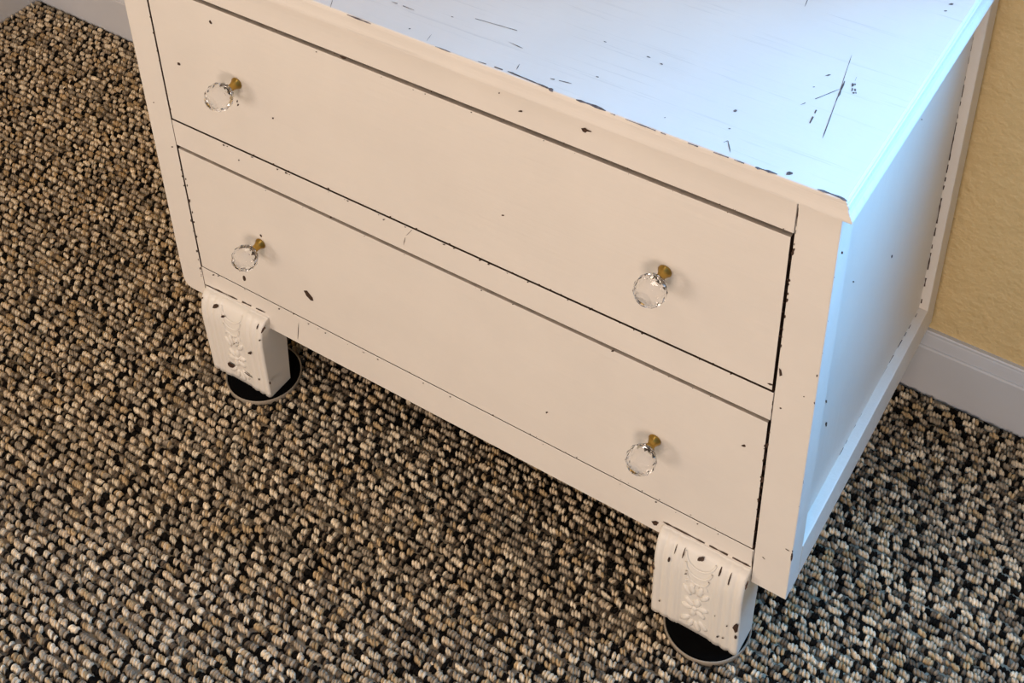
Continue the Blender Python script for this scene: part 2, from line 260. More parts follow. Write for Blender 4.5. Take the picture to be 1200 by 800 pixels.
  [(0.4573,0.3655),(0.457,0.3654),(0.4568,0.3653),(0.4566,0.3654),(0.4564,0.3655),(0.4567,0.3657),(0.4569,0.3658),(0.4572,0.3657)],
  [(0.6621,0.3663),(0.6618,0.366),(0.6613,0.3659),(0.6608,0.366),(0.6607,0.3663),(0.661,0.3666),(0.6615,0.3668),(0.6619,0.3666)],
  [(0.1746,0.3645),(0.1743,0.364),(0.1735,0.364),(0.1727,0.364),(0.1729,0.3645),(0.1733,0.365),(0.174,0.365),(0.1748,0.365)],
  [(0.3667,0.3652),(0.3663,0.3649),(0.3657,0.3648),(0.3654,0.365),(0.3653,0.3652),(0.3656,0.3655),(0.3661,0.3656),(0.3663,0.3655)],
  [(0.4645,0.3655),(0.464,0.3647),(0.4632,0.3644),(0.4626,0.3647),(0.4627,0.3655),(0.4633,0.366),(0.464,0.3664),(0.4645,0.3661)],
  [(0.7037,0.3662),(0.7035,0.3659),(0.7031,0.3657),(0.7027,0.3658),(0.7028,0.3662),(0.7029,0.3665),(0.7033,0.3667),(0.7036,0.3664)],
  [(0.2279,0.365),(0.2275,0.3648),(0.2271,0.3647),(0.2267,0.3648),(0.2267,0.365),(0.227,0.3652),(0.2275,0.3655),(0.2281,0.3654)],
  [(0.6785,0.3665),(0.6782,0.3663),(0.6778,0.3661),(0.6772,0.3661),(0.6769,0.3665),(0.6774,0.3669),(0.6781,0.3672),(0.6786,0.3669)],
  [(0.7223,0.3663),(0.7221,0.366),(0.7216,0.3658),(0.7214,0.3661),(0.7212,0.3663),(0.7213,0.3667),(0.7218,0.3667),(0.7223,0.3667)],
  [(0.314,0.3652),(0.3134,0.3649),(0.3128,0.3648),(0.3121,0.3648),(0.3121,0.3652),(0.3127,0.3655),(0.3133,0.3657),(0.3136,0.3655)],
  [(0.5027,0.3664),(0.5021,0.366),(0.5016,0.3656),(0.5011,0.3658),(0.5011,0.3664),(0.5016,0.3669),(0.5021,0.3671),(0.5026,0.367)],
  [(0.2109,0.3649),(0.2107,0.3646),(0.2102,0.3644),(0.21,0.3646),(0.2101,0.3649),(0.2102,0.3652),(0.2108,0.3654),(0.2109,0.3651)],
 ]),
 'stile_right': (1, 0.00000, [
  [(0.7836,0.4431),(0.7858,0.4422),(0.7874,0.4359),(0.785,0.4332)],
  [(0.7907,0.3937),(0.7903,0.393),(0.7895,0.3923),(0.7888,0.3926),(0.7888,0.3934),(0.7888,0.3944),(0.7898,0.3945),(0.7907,0.3946)],
  [(0.8099,0.4218),(0.8099,0.4211),(0.8092,0.4208),(0.8088,0.4207),(0.8086,0.421),(0.8087,0.4216),(0.8091,0.4224),(0.8096,0.4223)],
  [(0.8209,0.1961),(0.8207,0.1914),(0.8199,0.1877),(0.8191,0.1904),(0.8188,0.195),(0.819,0.2001),(0.8199,0.2024),(0.8206,0.2002)],
  [(0.8187,0.4546),(0.8186,0.4536),(0.8182,0.4527),(0.8176,0.4524),(0.8175,0.4538),(0.8175,0.4549),(0.8179,0.4558),(0.8185,0.4557)],
  [(0.8199,0.4197),(0.82,0.4187),(0.8196,0.4178),(0.8192,0.4185),(0.8189,0.4191),(0.8188,0.4202),(0.8192,0.4212),(0.8197,0.4204)],
  [(0.7938,0.1708),(0.7936,0.1703),(0.7921,0.1712),(0.7906,0.1723),(0.791,0.1727),(0.7912,0.1731),(0.7925,0.1723),(0.7937,0.1714)],
  [(0.8173,0.2023),(0.8163,0.2019),(0.8146,0.2017),(0.8128,0.2021),(0.8124,0.2027),(0.813,0.2033),(0.8149,0.203),(0.8164,0.2028)],
  [(0.8242,0.6043),(0.8243,0.6032),(0.8237,0.6029),(0.823,0.6024),(0.8228,0.6036),(0.8228,0.6047),(0.8233,0.6057),(0.8241,0.6055)],
  [(0.7832,0.5248),(0.7825,0.5254),(0.7824,0.5275),(0.7827,0.5291),(0.7832,0.5298),(0.7838,0.5297),(0.7843,0.5281),(0.7837,0.5263)],
  [(0.7832,0.5495),(0.7827,0.5499),(0.7826,0.5508),(0.7825,0.5522),(0.7832,0.5528),(0.7836,0.5521),(0.784,0.5513),(0.7837,0.55)],
  [(0.7831,0.5057),(0.7824,0.5058),(0.7824,0.5075),(0.7823,0.5095),(0.7831,0.5093),(0.7837,0.5095),(0.7838,0.508),(0.7837,0.5063)],
  [(0.7832,0.5843),(0.7823,0.5843),(0.7823,0.5859),(0.7825,0.5873),(0.7832,0.5882),(0.7844,0.5889),(0.7843,0.5866),(0.7839,0.5851)],
  [(0.783,0.5799),(0.782,0.5805),(0.7816,0.5825),(0.7823,0.5842),(0.7831,0.5849),(0.7838,0.5847),(0.784,0.5833),(0.7838,0.5818)],
  [(0.7825,0.4671),(0.7822,0.4673),(0.7821,0.4681),(0.7823,0.469),(0.7826,0.4696),(0.7828,0.4692),(0.7829,0.4685),(0.7828,0.4677)],
  [(0.7828,0.5452),(0.7825,0.5455),(0.7823,0.5461),(0.7824,0.547),(0.7828,0.548),(0.7832,0.5473),(0.7835,0.5465),(0.7832,0.5453)],
  [(0.7826,0.4898),(0.782,0.49),(0.7819,0.4913),(0.7822,0.4925),(0.7826,0.4929),(0.7829,0.4925),(0.7832,0.4919),(0.7829,0.4908)],
  [(0.7833,0.5915),(0.7829,0.5919),(0.7829,0.5928),(0.7829,0.5937),(0.7833,0.5939),(0.7837,0.5941),(0.7836,0.593),(0.7836,0.5921)],
  [(0.7827,0.4692),(0.782,0.4694),(0.782,0.4709),(0.7822,0.472),(0.7827,0.4729),(0.7834,0.4728),(0.7835,0.4714),(0.7835,0.47)],
  [(0.783,0.5337),(0.7823,0.5337),(0.782,0.5349),(0.7823,0.5364),(0.783,0.5368),(0.7836,0.5366),(0.7839,0.5356),(0.7837,0.5342)],
  [(0.7824,0.4807),(0.782,0.481),(0.7814,0.4817),(0.782,0.4828),(0.7824,0.4838),(0.7829,0.4833),(0.7829,0.4823),(0.7829,0.4812)],
  [(0.7816,0.3325),(0.781,0.3325),(0.7808,0.3347),(0.7813,0.3364),(0.7817,0.3375),(0.7822,0.3371),(0.7827,0.3356),(0.7822,0.3335)],
  [(0.7816,0.3162),(0.7811,0.3166),(0.781,0.3182),(0.7811,0.3198),(0.7816,0.321),(0.7822,0.3207),(0.7823,0.3189),(0.7819,0.3176)],
  [(0.7814,0.2729),(0.7808,0.2729),(0.7806,0.2742),(0.7808,0.2758),(0.7814,0.277),(0.7821,0.2764),(0.7823,0.2751),(0.7821,0.2735)],
  [(0.7817,0.3206),(0.7813,0.3217),(0.7811,0.323),(0.7813,0.3247),(0.7817,0.3259),(0.7823,0.3255),(0.7824,0.3236),(0.7823,0.3215)],
  [(0.7814,0.2822),(0.7804,0.2824),(0.7806,0.2854),(0.7805,0.288),(0.7815,0.2893),(0.7822,0.2885),(0.7827,0.2864),(0.7824,0.2835)],
  [(0.7817,0.3347),(0.7808,0.3354),(0.7805,0.3371),(0.7812,0.3386),(0.7817,0.3399),(0.7827,0.3402),(0.7831,0.3384),(0.7826,0.3362)],
  [(0.7817,0.3029),(0.7809,0.303),(0.7806,0.3048),(0.7808,0.3069),(0.7817,0.3075),(0.7824,0.3072),(0.7828,0.3058),(0.7824,0.304)],
  [(0.7822,0.3533),(0.7818,0.3533),(0.7813,0.3541),(0.7818,0.3553),(0.7822,0.356),(0.7828,0.3562),(0.7828,0.3547),(0.7827,0.3534)],
  [(0.7815,0.2614),(0.781,0.2616),(0.781,0.263),(0.7811,0.2642),(0.7815,0.2649),(0.782,0.2648),(0.7824,0.2637),(0.7822,0.2616)],
  [(0.7813,0.2998),(0.7809,0.3003),(0.7805,0.3011),(0.7809,0.3023),(0.7813,0.3028),(0.7819,0.3032),(0.7819,0.3017),(0.7818,0.3005)],
  [(0.781,0.2225),(0.7805,0.2246),(0.7797,0.2257),(0.7803,0.2281),(0.781,0.2285),(0.7816,0.2286),(0.7824,0.2271),(0.7818,0.2244)],
  [(0.7812,0.2307),(0.7809,0.2306),(0.7807,0.2316),(0.781,0.2325),(0.7813,0.2335),(0.7816,0.233),(0.7816,0.2321),(0.7815,0.2314)],
  [(0.7814,0.286),(0.7809,0.287),(0.7808,0.2884),(0.7808,0.2901),(0.7814,0.2904),(0.7819,0.2903),(0.782,0.289),(0.7818,0.2877)],
  [(0.7807,0.1794),(0.78,0.18),(0.7798,0.1816),(0.7802,0.1831),(0.7808,0.1838),(0.7813,0.1837),(0.7817,0.1826),(0.7812,0.1812)],
  [(0.82,0.3111),(0.8198,0.3113),(0.8197,0.3117),(0.8198,0.3122),(0.82,0.3123),(0.8201,0.3122),(0.8203,0.3119),(0.8202,0.3113)],
  [(0.8201,0.4833),(0.8199,0.4835),(0.8199,0.4839),(0.8199,0.4842),(0.8201,0.4845),(0.8203,0.4843),(0.8203,0.484),(0.8202,0.4837)],
  [(0.8204,0.5739),(0.8202,0.574),(0.8201,0.5745),(0.8202,0.5749),(0.8204,0.575),(0.8206,0.5751),(0.8206,0.5746),(0.8205,0.5742)],
  [(0.8198,0.2024),(0.8194,0.2028),(0.8192,0.204),(0.8194,0.2053),(0.8198,0.2054),(0.8201,0.2054),(0.8204,0.2046),(0.8203,0.2032)],
  [(0.8202,0.3082),(0.82,0.3083),(0.8199,0.3087),(0.82,0.3093),(0.8202,0.3095),(0.8204,0.3095),(0.8206,0.309),(0.8204,0.3083)],
  [(0.8195,0.273),(0.8193,0.273),(0.8192,0.2733),(0.8193,0.2738),(0.8195,0.274),(0.8197,0.2739),(0.8198,0.2736),(0.8197,0.2731)],
  [(0.8205,0.5229),(0.8203,0.5231),(0.8203,0.5235),(0.8204,0.5239),(0.8205,0.524),(0.8206,0.524),(0.8206,0.5236),(0.8205,0.5233)],
  [(0.8193,0.2046),(0.8192,0.2045),(0.8191,0.2049),(0.8192,0.2054),(0.8193,0.2056),(0.8195,0.2056),(0.8196,0.2052),(0.8195,0.2047)],
 ]),
 'stile_left': (1, 0.00000, [
  [(0.0323,0.3651),(0.0314,0.364),(0.0301,0.3629),(0.0291,0.363),(0.0284,0.3634),(0.0291,0.3646),(0.0307,0.3654),(0.0319,0.3656)],
  [(0.015,0.4236),(0.0143,0.4225),(0.0134,0.4222),(0.0127,0.422),(0.0127,0.4226),(0.0132,0.4233),(0.0139,0.4242),(0.0145,0.424)],
  [(0.0388,0.5315),(0.0384,0.5315),(0.0381,0.5318),(0.0383,0.5325),(0.0388,0.533),(0.0392,0.5328),(0.0396,0.5326),(0.0392,0.532)],
  [(0.0388,0.4834),(0.038,0.4832),(0.038,0.4841),(0.0379,0.485),(0.0387,0.4855),(0.0395,0.4858),(0.0399,0.4852),(0.0394,0.4842)],
  [(0.0385,0.5287),(0.0373,0.5285),(0.0367,0.5296),(0.0375,0.5311),(0.0384,0.5318),(0.0393,0.5319),(0.0401,0.5314),(0.0397,0.5297)],
  [(0.0398,0.423),(0.0385,0.4229),(0.038,0.4238),(0.0385,0.4253),(0.0397,0.4269),(0.0411,0.4269),(0.0411,0.4256),(0.0414,0.4241)],
  [(0.0385,0.491),(0.0379,0.4914),(0.0377,0.492),(0.0376,0.493),(0.0385,0.4937),(0.0391,0.4935),(0.0398,0.4932),(0.0394,0.4918)],
  [(0.0395,0.4568),(0.0389,0.4565),(0.0387,0.457),(0.0391,0.4578),(0.0395,0.4581),(0.0401,0.4585),(0.0405,0.458),(0.0401,0.4572)],
  [(0.0403,0.4224),(0.0396,0.4227),(0.0393,0.4235),(0.0394,0.4248),(0.0403,0.4259),(0.0413,0.4262),(0.0415,0.4249),(0.0411,0.4234)],
  [(0.039,0.4728),(0.0385,0.4731),(0.0384,0.4739),(0.0385,0.4746),(0.0389,0.4753),(0.0395,0.4755),(0.0398,0.4747),(0.0395,0.4736)],
  [(0.0398,0.4484),(0.0391,0.4485),(0.0385,0.4489),(0.0392,0.4499),(0.0397,0.4508),(0.0406,0.4512),(0.041,0.4504),(0.0403,0.4493)],
  [(0.0395,0.4488),(0.0385,0.4488),(0.0378,0.4499),(0.0386,0.4516),(0.0394,0.4526),(0.0401,0.4523),(0.0409,0.4517),(0.0401,0.4503)],
  [(0.0401,0.4439),(0.0393,0.4436),(0.0392,0.4443),(0.0395,0.4451),(0.04,0.4457),(0.0409,0.4462),(0.0408,0.4453),(0.0409,0.4444)],
  [(0.0394,0.438),(0.0388,0.4381),(0.0387,0.4388),(0.0387,0.4397),(0.0394,0.4407),(0.0401,0.4405),(0.0401,0.4397),(0.04,0.439)],
  [(0.0371,0.2336),(0.0367,0.2335),(0.0367,0.2341),(0.0367,0.2347),(0.0371,0.2353),(0.0375,0.2351),(0.0377,0.2347),(0.0375,0.234)],
  [(0.0361,0.1982),(0.0354,0.1989),(0.0351,0.1997),(0.035,0.2012),(0.0361,0.2026),(0.0368,0.2017),(0.0377,0.2015),(0.0371,0.1997)],
  [(0.0358,0.1843),(0.0352,0.1844),(0.0351,0.1854),(0.0354,0.1865),(0.0358,0.1873),(0.0365,0.1877),(0.0365,0.1864),(0.0362,0.1854)],
  [(0.0352,0.1561),(0.0348,0.1564),(0.0346,0.157),(0.0347,0.158),(0.0352,0.1584),(0.0357,0.1586),(0.0357,0.1578),(0.0356,0.157)],
  [(0.0367,0.2488),(0.036,0.2497),(0.0357,0.2508),(0.0361,0.2522),(0.0367,0.2534),(0.0378,0.2541),(0.0377,0.2522),(0.0377,0.2503)],
  [(0.0356,0.1589),(0.0352,0.1589),(0.035,0.1594),(0.0352,0.1602),(0.0357,0.1612),(0.0362,0.1611),(0.0363,0.1603),(0.0361,0.1595)],
  [(0.0377,0.331),(0.0373,0.3313),(0.0369,0.3319),(0.0373,0.333),(0.0377,0.3342),(0.0384,0.3341),(0.0386,0.333),(0.0381,0.3319)],
  [(0.036,0.1681),(0.0352,0.1685),(0.0343,0.1692),(0.0351,0.1712),(0.0361,0.1732),(0.0373,0.1731),(0.0375,0.1714),(0.0368,0.1698)],
  [(0.0371,0.3065),(0.0364,0.306),(0.0359,0.3066),(0.0362,0.308),(0.0371,0.3089),(0.0379,0.3089),(0.0382,0.308),(0.038,0.3067)],
  [(0.0363,0.1986),(0.0352,0.1983),(0.035,0.1994),(0.0352,0.2008),(0.0363,0.2019),(0.0376,0.2026),(0.0382,0.2016),(0.0376,0.1997)],
  [(0.0366,0.1649),(0.0362,0.1651),(0.0361,0.1658),(0.0363,0.1664),(0.0367,0.167),(0.037,0.1669),(0.0371,0.1665),(0.0371,0.1657)],
  [(0.0375,0.3204),(0.0369,0.3207),(0.0365,0.3218),(0.0368,0.3233),(0.0376,0.3243),(0.0381,0.3238),(0.0384,0.323),(0.0381,0.3217)],
 ]),
 'top_rail': (1, 0.00000, [
  [(0.5185,0.6218),(0.5183,0.6207),(0.5163,0.62),(0.5144,0.6195),(0.514,0.6203),(0.5153,0.6213),(0.5165,0.6221),(0.5182,0.6225)],
  [(0.5796,0.6283),(0.5839,0.6308),(0.5856,0.6296),(0.5899,0.6295),(0.5903,0.6286),(0.5856,0.6272),(0.5839,0.625),(0.5813,0.6254)],
  [(0.4949,0.6328),(0.4943,0.6321),(0.4938,0.6317),(0.4932,0.6316),(0.4929,0.632),(0.4932,0.6326),(0.4938,0.6333),(0.4945,0.6332)],
  [(0.3145,0.6017),(0.313,0.6007),(0.3097,0.6001),(0.3076,0.6011),(0.3063,0.6021),(0.3087,0.603),(0.3115,0.6039),(0.3153,0.6033)],
  [(0.7298,0.6045),(0.7295,0.6043),(0.7292,0.6041),(0.7289,0.6042),(0.7289,0.6045),(0.7291,0.6048),(0.7294,0.605),(0.7297,0.6048)],
  [(0.4173,0.6032),(0.4171,0.6029),(0.4165,0.6027),(0.416,0.6028),(0.4158,0.6032),(0.4164,0.6036),(0.4169,0.6038),(0.4174,0.6037)],
  [(0.6113,0.6038),(0.6112,0.6035),(0.6108,0.6035),(0.6105,0.6035),(0.6105,0.6038),(0.6107,0.6041),(0.611,0.6042),(0.6114,0.6042)],
  [(0.2263,0.6026),(0.2261,0.6021),(0.2252,0.6018),(0.2249,0.6022),(0.2246,0.6026),(0.2252,0.6029),(0.226,0.6033),(0.2265,0.603)],
  [(0.7278,0.6046),(0.7276,0.6044),(0.7274,0.6044),(0.727,0.6043),(0.727,0.6046),(0.7272,0.6048),(0.7275,0.6048),(0.7277,0.6048)],
  [(0.7732,0.6048),(0.773,0.6044),(0.7725,0.6043),(0.7722,0.6045),(0.7721,0.6048),(0.7721,0.6052),(0.7727,0.6053),(0.7732,0.6052)],
  [(0.3012,0.6028),(0.3008,0.6024),(0.3001,0.6021),(0.2995,0.6023),(0.2995,0.6028),(0.3,0.6031),(0.3007,0.6033),(0.3012,0.6031)],
  [(0.4991,0.6036),(0.4986,0.6033),(0.4981,0.6029),(0.4977,0.6031),(0.4978,0.6036),(0.498,0.6041),(0.4986,0.6043),(0.4988,0.6039)],
  [(0.5889,0.6039),(0.5886,0.6036),(0.5881,0.6033),(0.5878,0.6036),(0.5876,0.6039),(0.588,0.6042),(0.5884,0.6043),(0.5888,0.6043)],
  [(0.5628,0.6037),(0.5625,0.6031),(0.5617,0.6031),(0.5612,0.6032),(0.5611,0.6037),(0.5615,0.604),(0.5621,0.6043),(0.5628,0.6042)],
  [(0.6275,0.6039),(0.6273,0.6035),(0.6268,0.6034),(0.6263,0.6034),(0.6263,0.6039),(0.6265,0.6044),(0.6271,0.6044),(0.6274,0.6042)],
  [(0.4177,0.6031),(0.4172,0.6026),(0.4165,0.6021),(0.4158,0.6024),(0.4161,0.6031),(0.4165,0.6037),(0.4172,0.604),(0.4175,0.6036)],
  [(0.3425,0.6032),(0.3422,0.603),(0.3419,0.6029),(0.3415,0.603),(0.3415,0.6032),(0.3418,0.6033),(0.3421,0.6035),(0.3423,0.6033)],
  [(0.7158,0.6043),(0.7155,0.6038),(0.715,0.6038),(0.7147,0.604),(0.7146,0.6043),(0.7147,0.6048),(0.7152,0.6047),(0.7156,0.6047)],
  [(0.7827,0.6332),(0.7826,0.629),(0.7832,0.6292),(0.7829,0.6332)],
  [(0.7826,0.629),(0.7825,0.6249),(0.7834,0.6252),(0.7832,0.6292)],
  [(0.7825,0.6249),(0.7828,0.6209),(0.7832,0.621),(0.7834,0.6252)],
  [(0.7828,0.6209),(0.7829,0.6167),(0.7833,0.6169),(0.7832,0.621)],
  [(0.7829,0.6167),(0.783,0.6126),(0.7833,0.6127),(0.7833,0.6169)],
  [(0.7829,0.6084),(0.7832,0.6043),(0.7834,0.6044),(0.7835,0.6086)],
 ]),
 'middle_rail': (1, 0.00000, [
  [(0.3792,0.4075),(0.3748,0.4012),(0.3752,0.4009),(0.3794,0.4073)],
  [(0.3748,0.4012),(0.3706,0.3947),(0.3707,0.3946),(0.3752,0.4009)],
  [(0.3691,0.3915),(0.3672,0.3851),(0.3681,0.3854),(0.3694,0.3916)],
  [(0.3672,0.3851),(0.366,0.3789),(0.3661,0.3789),(0.3681,0.3854)],
  [(0.1397,0.3933),(0.1396,0.3925),(0.1384,0.3917),(0.1377,0.3919),(0.1374,0.3923),(0.1377,0.3933),(0.1388,0.3938),(0.1397,0.394)],
  [(0.3443,0.4045),(0.3432,0.4035),(0.3425,0.4024),(0.3413,0.4022),(0.3408,0.4028),(0.3418,0.4038),(0.3426,0.4044),(0.3435,0.4047)],
  [(0.1982,0.4061),(0.1974,0.4052),(0.1962,0.4045),(0.196,0.4054),(0.1959,0.406),(0.1964,0.4071),(0.1976,0.4073),(0.1985,0.4071)],
  [(0.7405,0.4084),(0.74,0.4078),(0.7394,0.4075),(0.7386,0.4075),(0.7386,0.4084),(0.7392,0.4089),(0.7398,0.4095),(0.7406,0.4093)],
  [(0.5216,0.4079),(0.521,0.4072),(0.5202,0.4068),(0.5195,0.4071),(0.5195,0.4079),(0.52,0.4086),(0.5209,0.4088),(0.5213,0.4084)],
  [(0.4319,0.4078),(0.4316,0.4071),(0.4309,0.4068),(0.4305,0.4072),(0.4307,0.4078),(0.431,0.4082),(0.4316,0.4087),(0.4321,0.4084)],
  [(0.3368,0.407),(0.3363,0.4065),(0.3356,0.4063),(0.3352,0.4065),(0.3354,0.407),(0.3356,0.4074),(0.3362,0.4076),(0.3365,0.4074)],
  [(0.1198,0.4057),(0.1189,0.4047),(0.1175,0.4044),(0.1168,0.4049),(0.1168,0.4057),(0.1174,0.4067),(0.119,0.4072),(0.1194,0.4063)],
  [(0.6395,0.4081),(0.6393,0.4075),(0.6387,0.4073),(0.6381,0.4076),(0.6383,0.4081),(0.6384,0.4088),(0.6391,0.4091),(0.6397,0.4088)],
  [(0.2914,0.4067),(0.291,0.4063),(0.2905,0.4062),(0.2902,0.4064),(0.29,0.4067),(0.2905,0.407),(0.2909,0.4072),(0.2913,0.4071)],
  [(0.1627,0.4071),(0.1614,0.4065),(0.1601,0.4064),(0.159,0.4064),(0.1587,0.4071),(0.1599,0.4076),(0.161,0.4081),(0.1616,0.4076)],
  [(0.2961,0.4067),(0.2956,0.4059),(0.2943,0.4059),(0.2937,0.4062),(0.2934,0.4067),(0.2938,0.4075),(0.2951,0.4076),(0.2962,0.4074)],
  [(0.7083,0.4084),(0.7081,0.408),(0.7076,0.4078),(0.7071,0.4079),(0.7071,0.4084),(0.7074,0.4088),(0.7079,0.4091),(0.7083,0.4088)],
  [(0.2154,0.4065),(0.215,0.406),(0.2143,0.406),(0.2137,0.4061),(0.2133,0.4064),(0.2141,0.4069),(0.2148,0.407),(0.2154,0.4069)],
  [(0.5669,0.408),(0.5667,0.4074),(0.566,0.4073),(0.5653,0.4074),(0.5654,0.408),(0.5657,0.4086),(0.5664,0.4087),(0.567,0.4086)],
  [(0.4333,0.4081),(0.4329,0.4076),(0.4323,0.4074),(0.4318,0.4076),(0.4317,0.4081),(0.4323,0.4084),(0.4327,0.4085),(0.433,0.4084)],
  [(0.6246,0.4086),(0.6241,0.4083),(0.6236,0.4082),(0.623,0.4082),(0.6229,0.4086),(0.6234,0.4088),(0.6239,0.4091),(0.6243,0.409)],
  [(0.4754,0.4077),(0.4743,0.4068),(0.4735,0.4067),(0.4726,0.4067),(0.4729,0.4076),(0.4732,0.4087),(0.4743,0.409),(0.4752,0.4087)],
  [(0.6488,0.4081),(0.6483,0.4074),(0.6474,0.4074),(0.6465,0.4073),(0.6466,0.4081),(0.647,0.4087),(0.6478,0.4088),(0.6487,0.4088)],
  [(0.421,0.4072),(0.4202,0.4064),(0.4192,0.4062),(0.418,0.4062),(0.4178,0.4072),(0.4191,0.4077),(0.4199,0.408),(0.4208,0.408)],
  [(0.1251,0.4064),(0.1244,0.4059),(0.1234,0.4056),(0.123,0.406),(0.1229,0.4064),(0.1233,0.4069),(0.1243,0.4072),(0.1248,0.4069)],
  [(0.2104,0.4068),(0.2096,0.4057),(0.2083,0.4052),(0.2078,0.4059),(0.2078,0.4068),(0.2085,0.4079),(0.2098,0.4083),(0.2103,0.4077)],
  [(0.2118,0.4064),(0.2115,0.4059),(0.2106,0.4057),(0.2098,0.4058),(0.21,0.4064),(0.2105,0.4068),(0.2113,0.4071),(0.2116,0.4067)],
  [(0.4971,0.4072),(0.4968,0.4069),(0.4963,0.4066),(0.4958,0.4068),(0.4955,0.4072),(0.4959,0.4076),(0.4966,0.4076),(0.4971,0.4075)],
  [(0.2695,0.4072),(0.2692,0.4069),(0.2687,0.4067),(0.2681,0.4068),(0.2684,0.4072),(0.2687,0.4074),(0.2692,0.4077),(0.2694,0.4074)],
  [(0.465,0.4079),(0.464,0.4071),(0.4631,0.4065),(0.4621,0.4067),(0.4622,0.4079),(0.4631,0.4088),(0.4641,0.4093),(0.4646,0.4086)],
  [(0.3714,0.4069),(0.3711,0.4063),(0.3703,0.4061),(0.3698,0.4064),(0.3695,0.4069),(0.3702,0.4073),(0.3709,0.4074),(0.3716,0.4075)],
  [(0.5917,0.4086),(0.5912,0.408),(0.5907,0.408),(0.5902,0.4081),(0.5901,0.4086),(0.5904,0.4094),(0.5912,0.4096),(0.5918,0.4094)],
  [(0.7814,0.3977),(0.7814,0.3926),(0.782,0.3929),(0.7819,0.398)],
  [(0.7816,0.3876),(0.7817,0.3824),(0.7821,0.3826),(0.782,0.3877)],
 ]),
 'bottom_rail': (1, 0.00000, [
  [(0.6754,0.138),(0.6747,0.1353),(0.6713,0.1332),(0.6697,0.1356),(0.6681,0.1374),(0.6705,0.1397),(0.6734,0.1424),(0.677,0.1415)],
  [(0.06,0.1723),(0.0589,0.1708),(0.0576,0.17),(0.0562,0.1692),(0.0565,0.1704),(0.0566,0.1715),(0.0581,0.1723),(0.0596,0.1732)],
  [(0.2932,0.171),(0.2927,0.1705),(0.292,0.1704),(0.2913,0.1704),(0.2913,0.171),(0.2917,0.1715),(0.2925,0.1716),(0.2932,0.1715)],
  [(0.2248,0.1712),(0.2244,0.1707),(0.2239,0.1706),(0.2235,0.1707),(0.2234,0.1712),(0.224,0.1716),(0.2245,0.1718),(0.2252,0.1719)],
  [(0.3132,0.1718),(0.3126,0.171),(0.3118,0.1708),(0.3114,0.1712),(0.3113,0.1718),(0.312,0.1723),(0.3127,0.1729),(0.3133,0.1727)],
  [(0.7204,0.1718),(0.7201,0.1711),(0.7195,0.171),(0.7187,0.1709),(0.7188,0.1718),(0.7194,0.1724),(0.72,0.1732),(0.7205,0.1727)],
  [(0.2366,0.1707),(0.2357,0.17),(0.2349,0.1697),(0.2341,0.1699),(0.2344,0.1707),(0.2348,0.1715),(0.2358,0.1717),(0.2362,0.1713)],
  [(0.1657,0.1716),(0.1648,0.1705),(0.1638,0.1703),(0.163,0.1705),(0.1634,0.1716),(0.1641,0.1724),(0.1652,0.1732),(0.1654,0.1723)],
  [(0.5361,0.1718),(0.5358,0.1713),(0.5354,0.1713),(0.535,0.1713),(0.5352,0.1718),(0.5353,0.1722),(0.5357,0.1723),(0.5361,0.1722)],
  [(0.4148,0.1715),(0.4145,0.1707),(0.4134,0.1704),(0.413,0.1709),(0.4126,0.1715),(0.4133,0.1721),(0.4141,0.1723),(0.4151,0.1723)],
  [(0.2918,0.1709),(0.291,0.1706),(0.2904,0.1704),(0.2901,0.1706),(0.2899,0.1709),(0.2903,0.1712),(0.2909,0.1714),(0.2917,0.1715)],
  [(0.269,0.171),(0.2688,0.1707),(0.2683,0.1704),(0.2679,0.1706),(0.2679,0.1709),(0.2682,0.1712),(0.2687,0.1714),(0.2691,0.1712)],
  [(0.211,0.1713),(0.2102,0.1707),(0.2093,0.1703),(0.209,0.1708),(0.2083,0.1713),(0.2091,0.1721),(0.2103,0.1723),(0.2109,0.1719)],
  [(0.3778,0.1712),(0.3773,0.1705),(0.3764,0.1699),(0.3761,0.1706),(0.376,0.1712),(0.3766,0.1718),(0.3772,0.172),(0.3781,0.1721)],
  [(0.3137,0.171),(0.3134,0.1705),(0.3129,0.1705),(0.3125,0.1705),(0.3125,0.171),(0.313,0.1714),(0.3133,0.1715),(0.3137,0.1714)],
  [(0.6307,0.1717),(0.6303,0.1715),(0.63,0.1714),(0.6296,0.1714),(0.6296,0.1717),(0.6299,0.172),(0.6302,0.1722),(0.6306,0.1721)],
  [(0.6733,0.1726),(0.6727,0.1717),(0.672,0.1715),(0.6711,0.1715),(0.6711,0.1726),(0.6717,0.1736),(0.6726,0.1738),(0.6733,0.1737)],
  [(0.6955,0.1722),(0.6953,0.1719),(0.695,0.1717),(0.6947,0.1718),(0.6946,0.1722),(0.6948,0.1727),(0.6953,0.1729),(0.6955,0.1726)],
  [(0.7434,0.1726),(0.7429,0.172),(0.7424,0.1717),(0.7419,0.1719),(0.7421,0.1726),(0.7423,0.1732),(0.7428,0.1736),(0.743,0.173)],
  [(0.1647,0.1705),(0.1639,0.1698),(0.1631,0.1697),(0.1625,0.1699),(0.1622,0.1705),(0.163,0.1712),(0.1639,0.1714),(0.1642,0.1709)],
  [(0.7803,0.1743),(0.7805,0.1683),(0.7809,0.1686),(0.7806,0.1745)],
  [(0.7805,0.1683),(0.7807,0.1623),(0.7813,0.1627),(0.7809,0.1686)],
  [(0.7807,0.1623),(0.7808,0.1561),(0.7818,0.1568),(0.7813,0.1627)],
  [(0.7808,0.1561),(0.7811,0.1501),(0.7821,0.1508),(0.7818,0.1568)],
  [(0.7811,0.1501),(0.7818,0.1443),(0.782,0.1445),(0.7821,0.1508)],
  [(0.0381,0.1439),(0.0456,0.1434),(0.0471,0.1463),(0.0386,0.1448)],
  [(0.0456,0.1434),(0.0537,0.1443),(0.0548,0.1464),(0.0471,0.1463)],
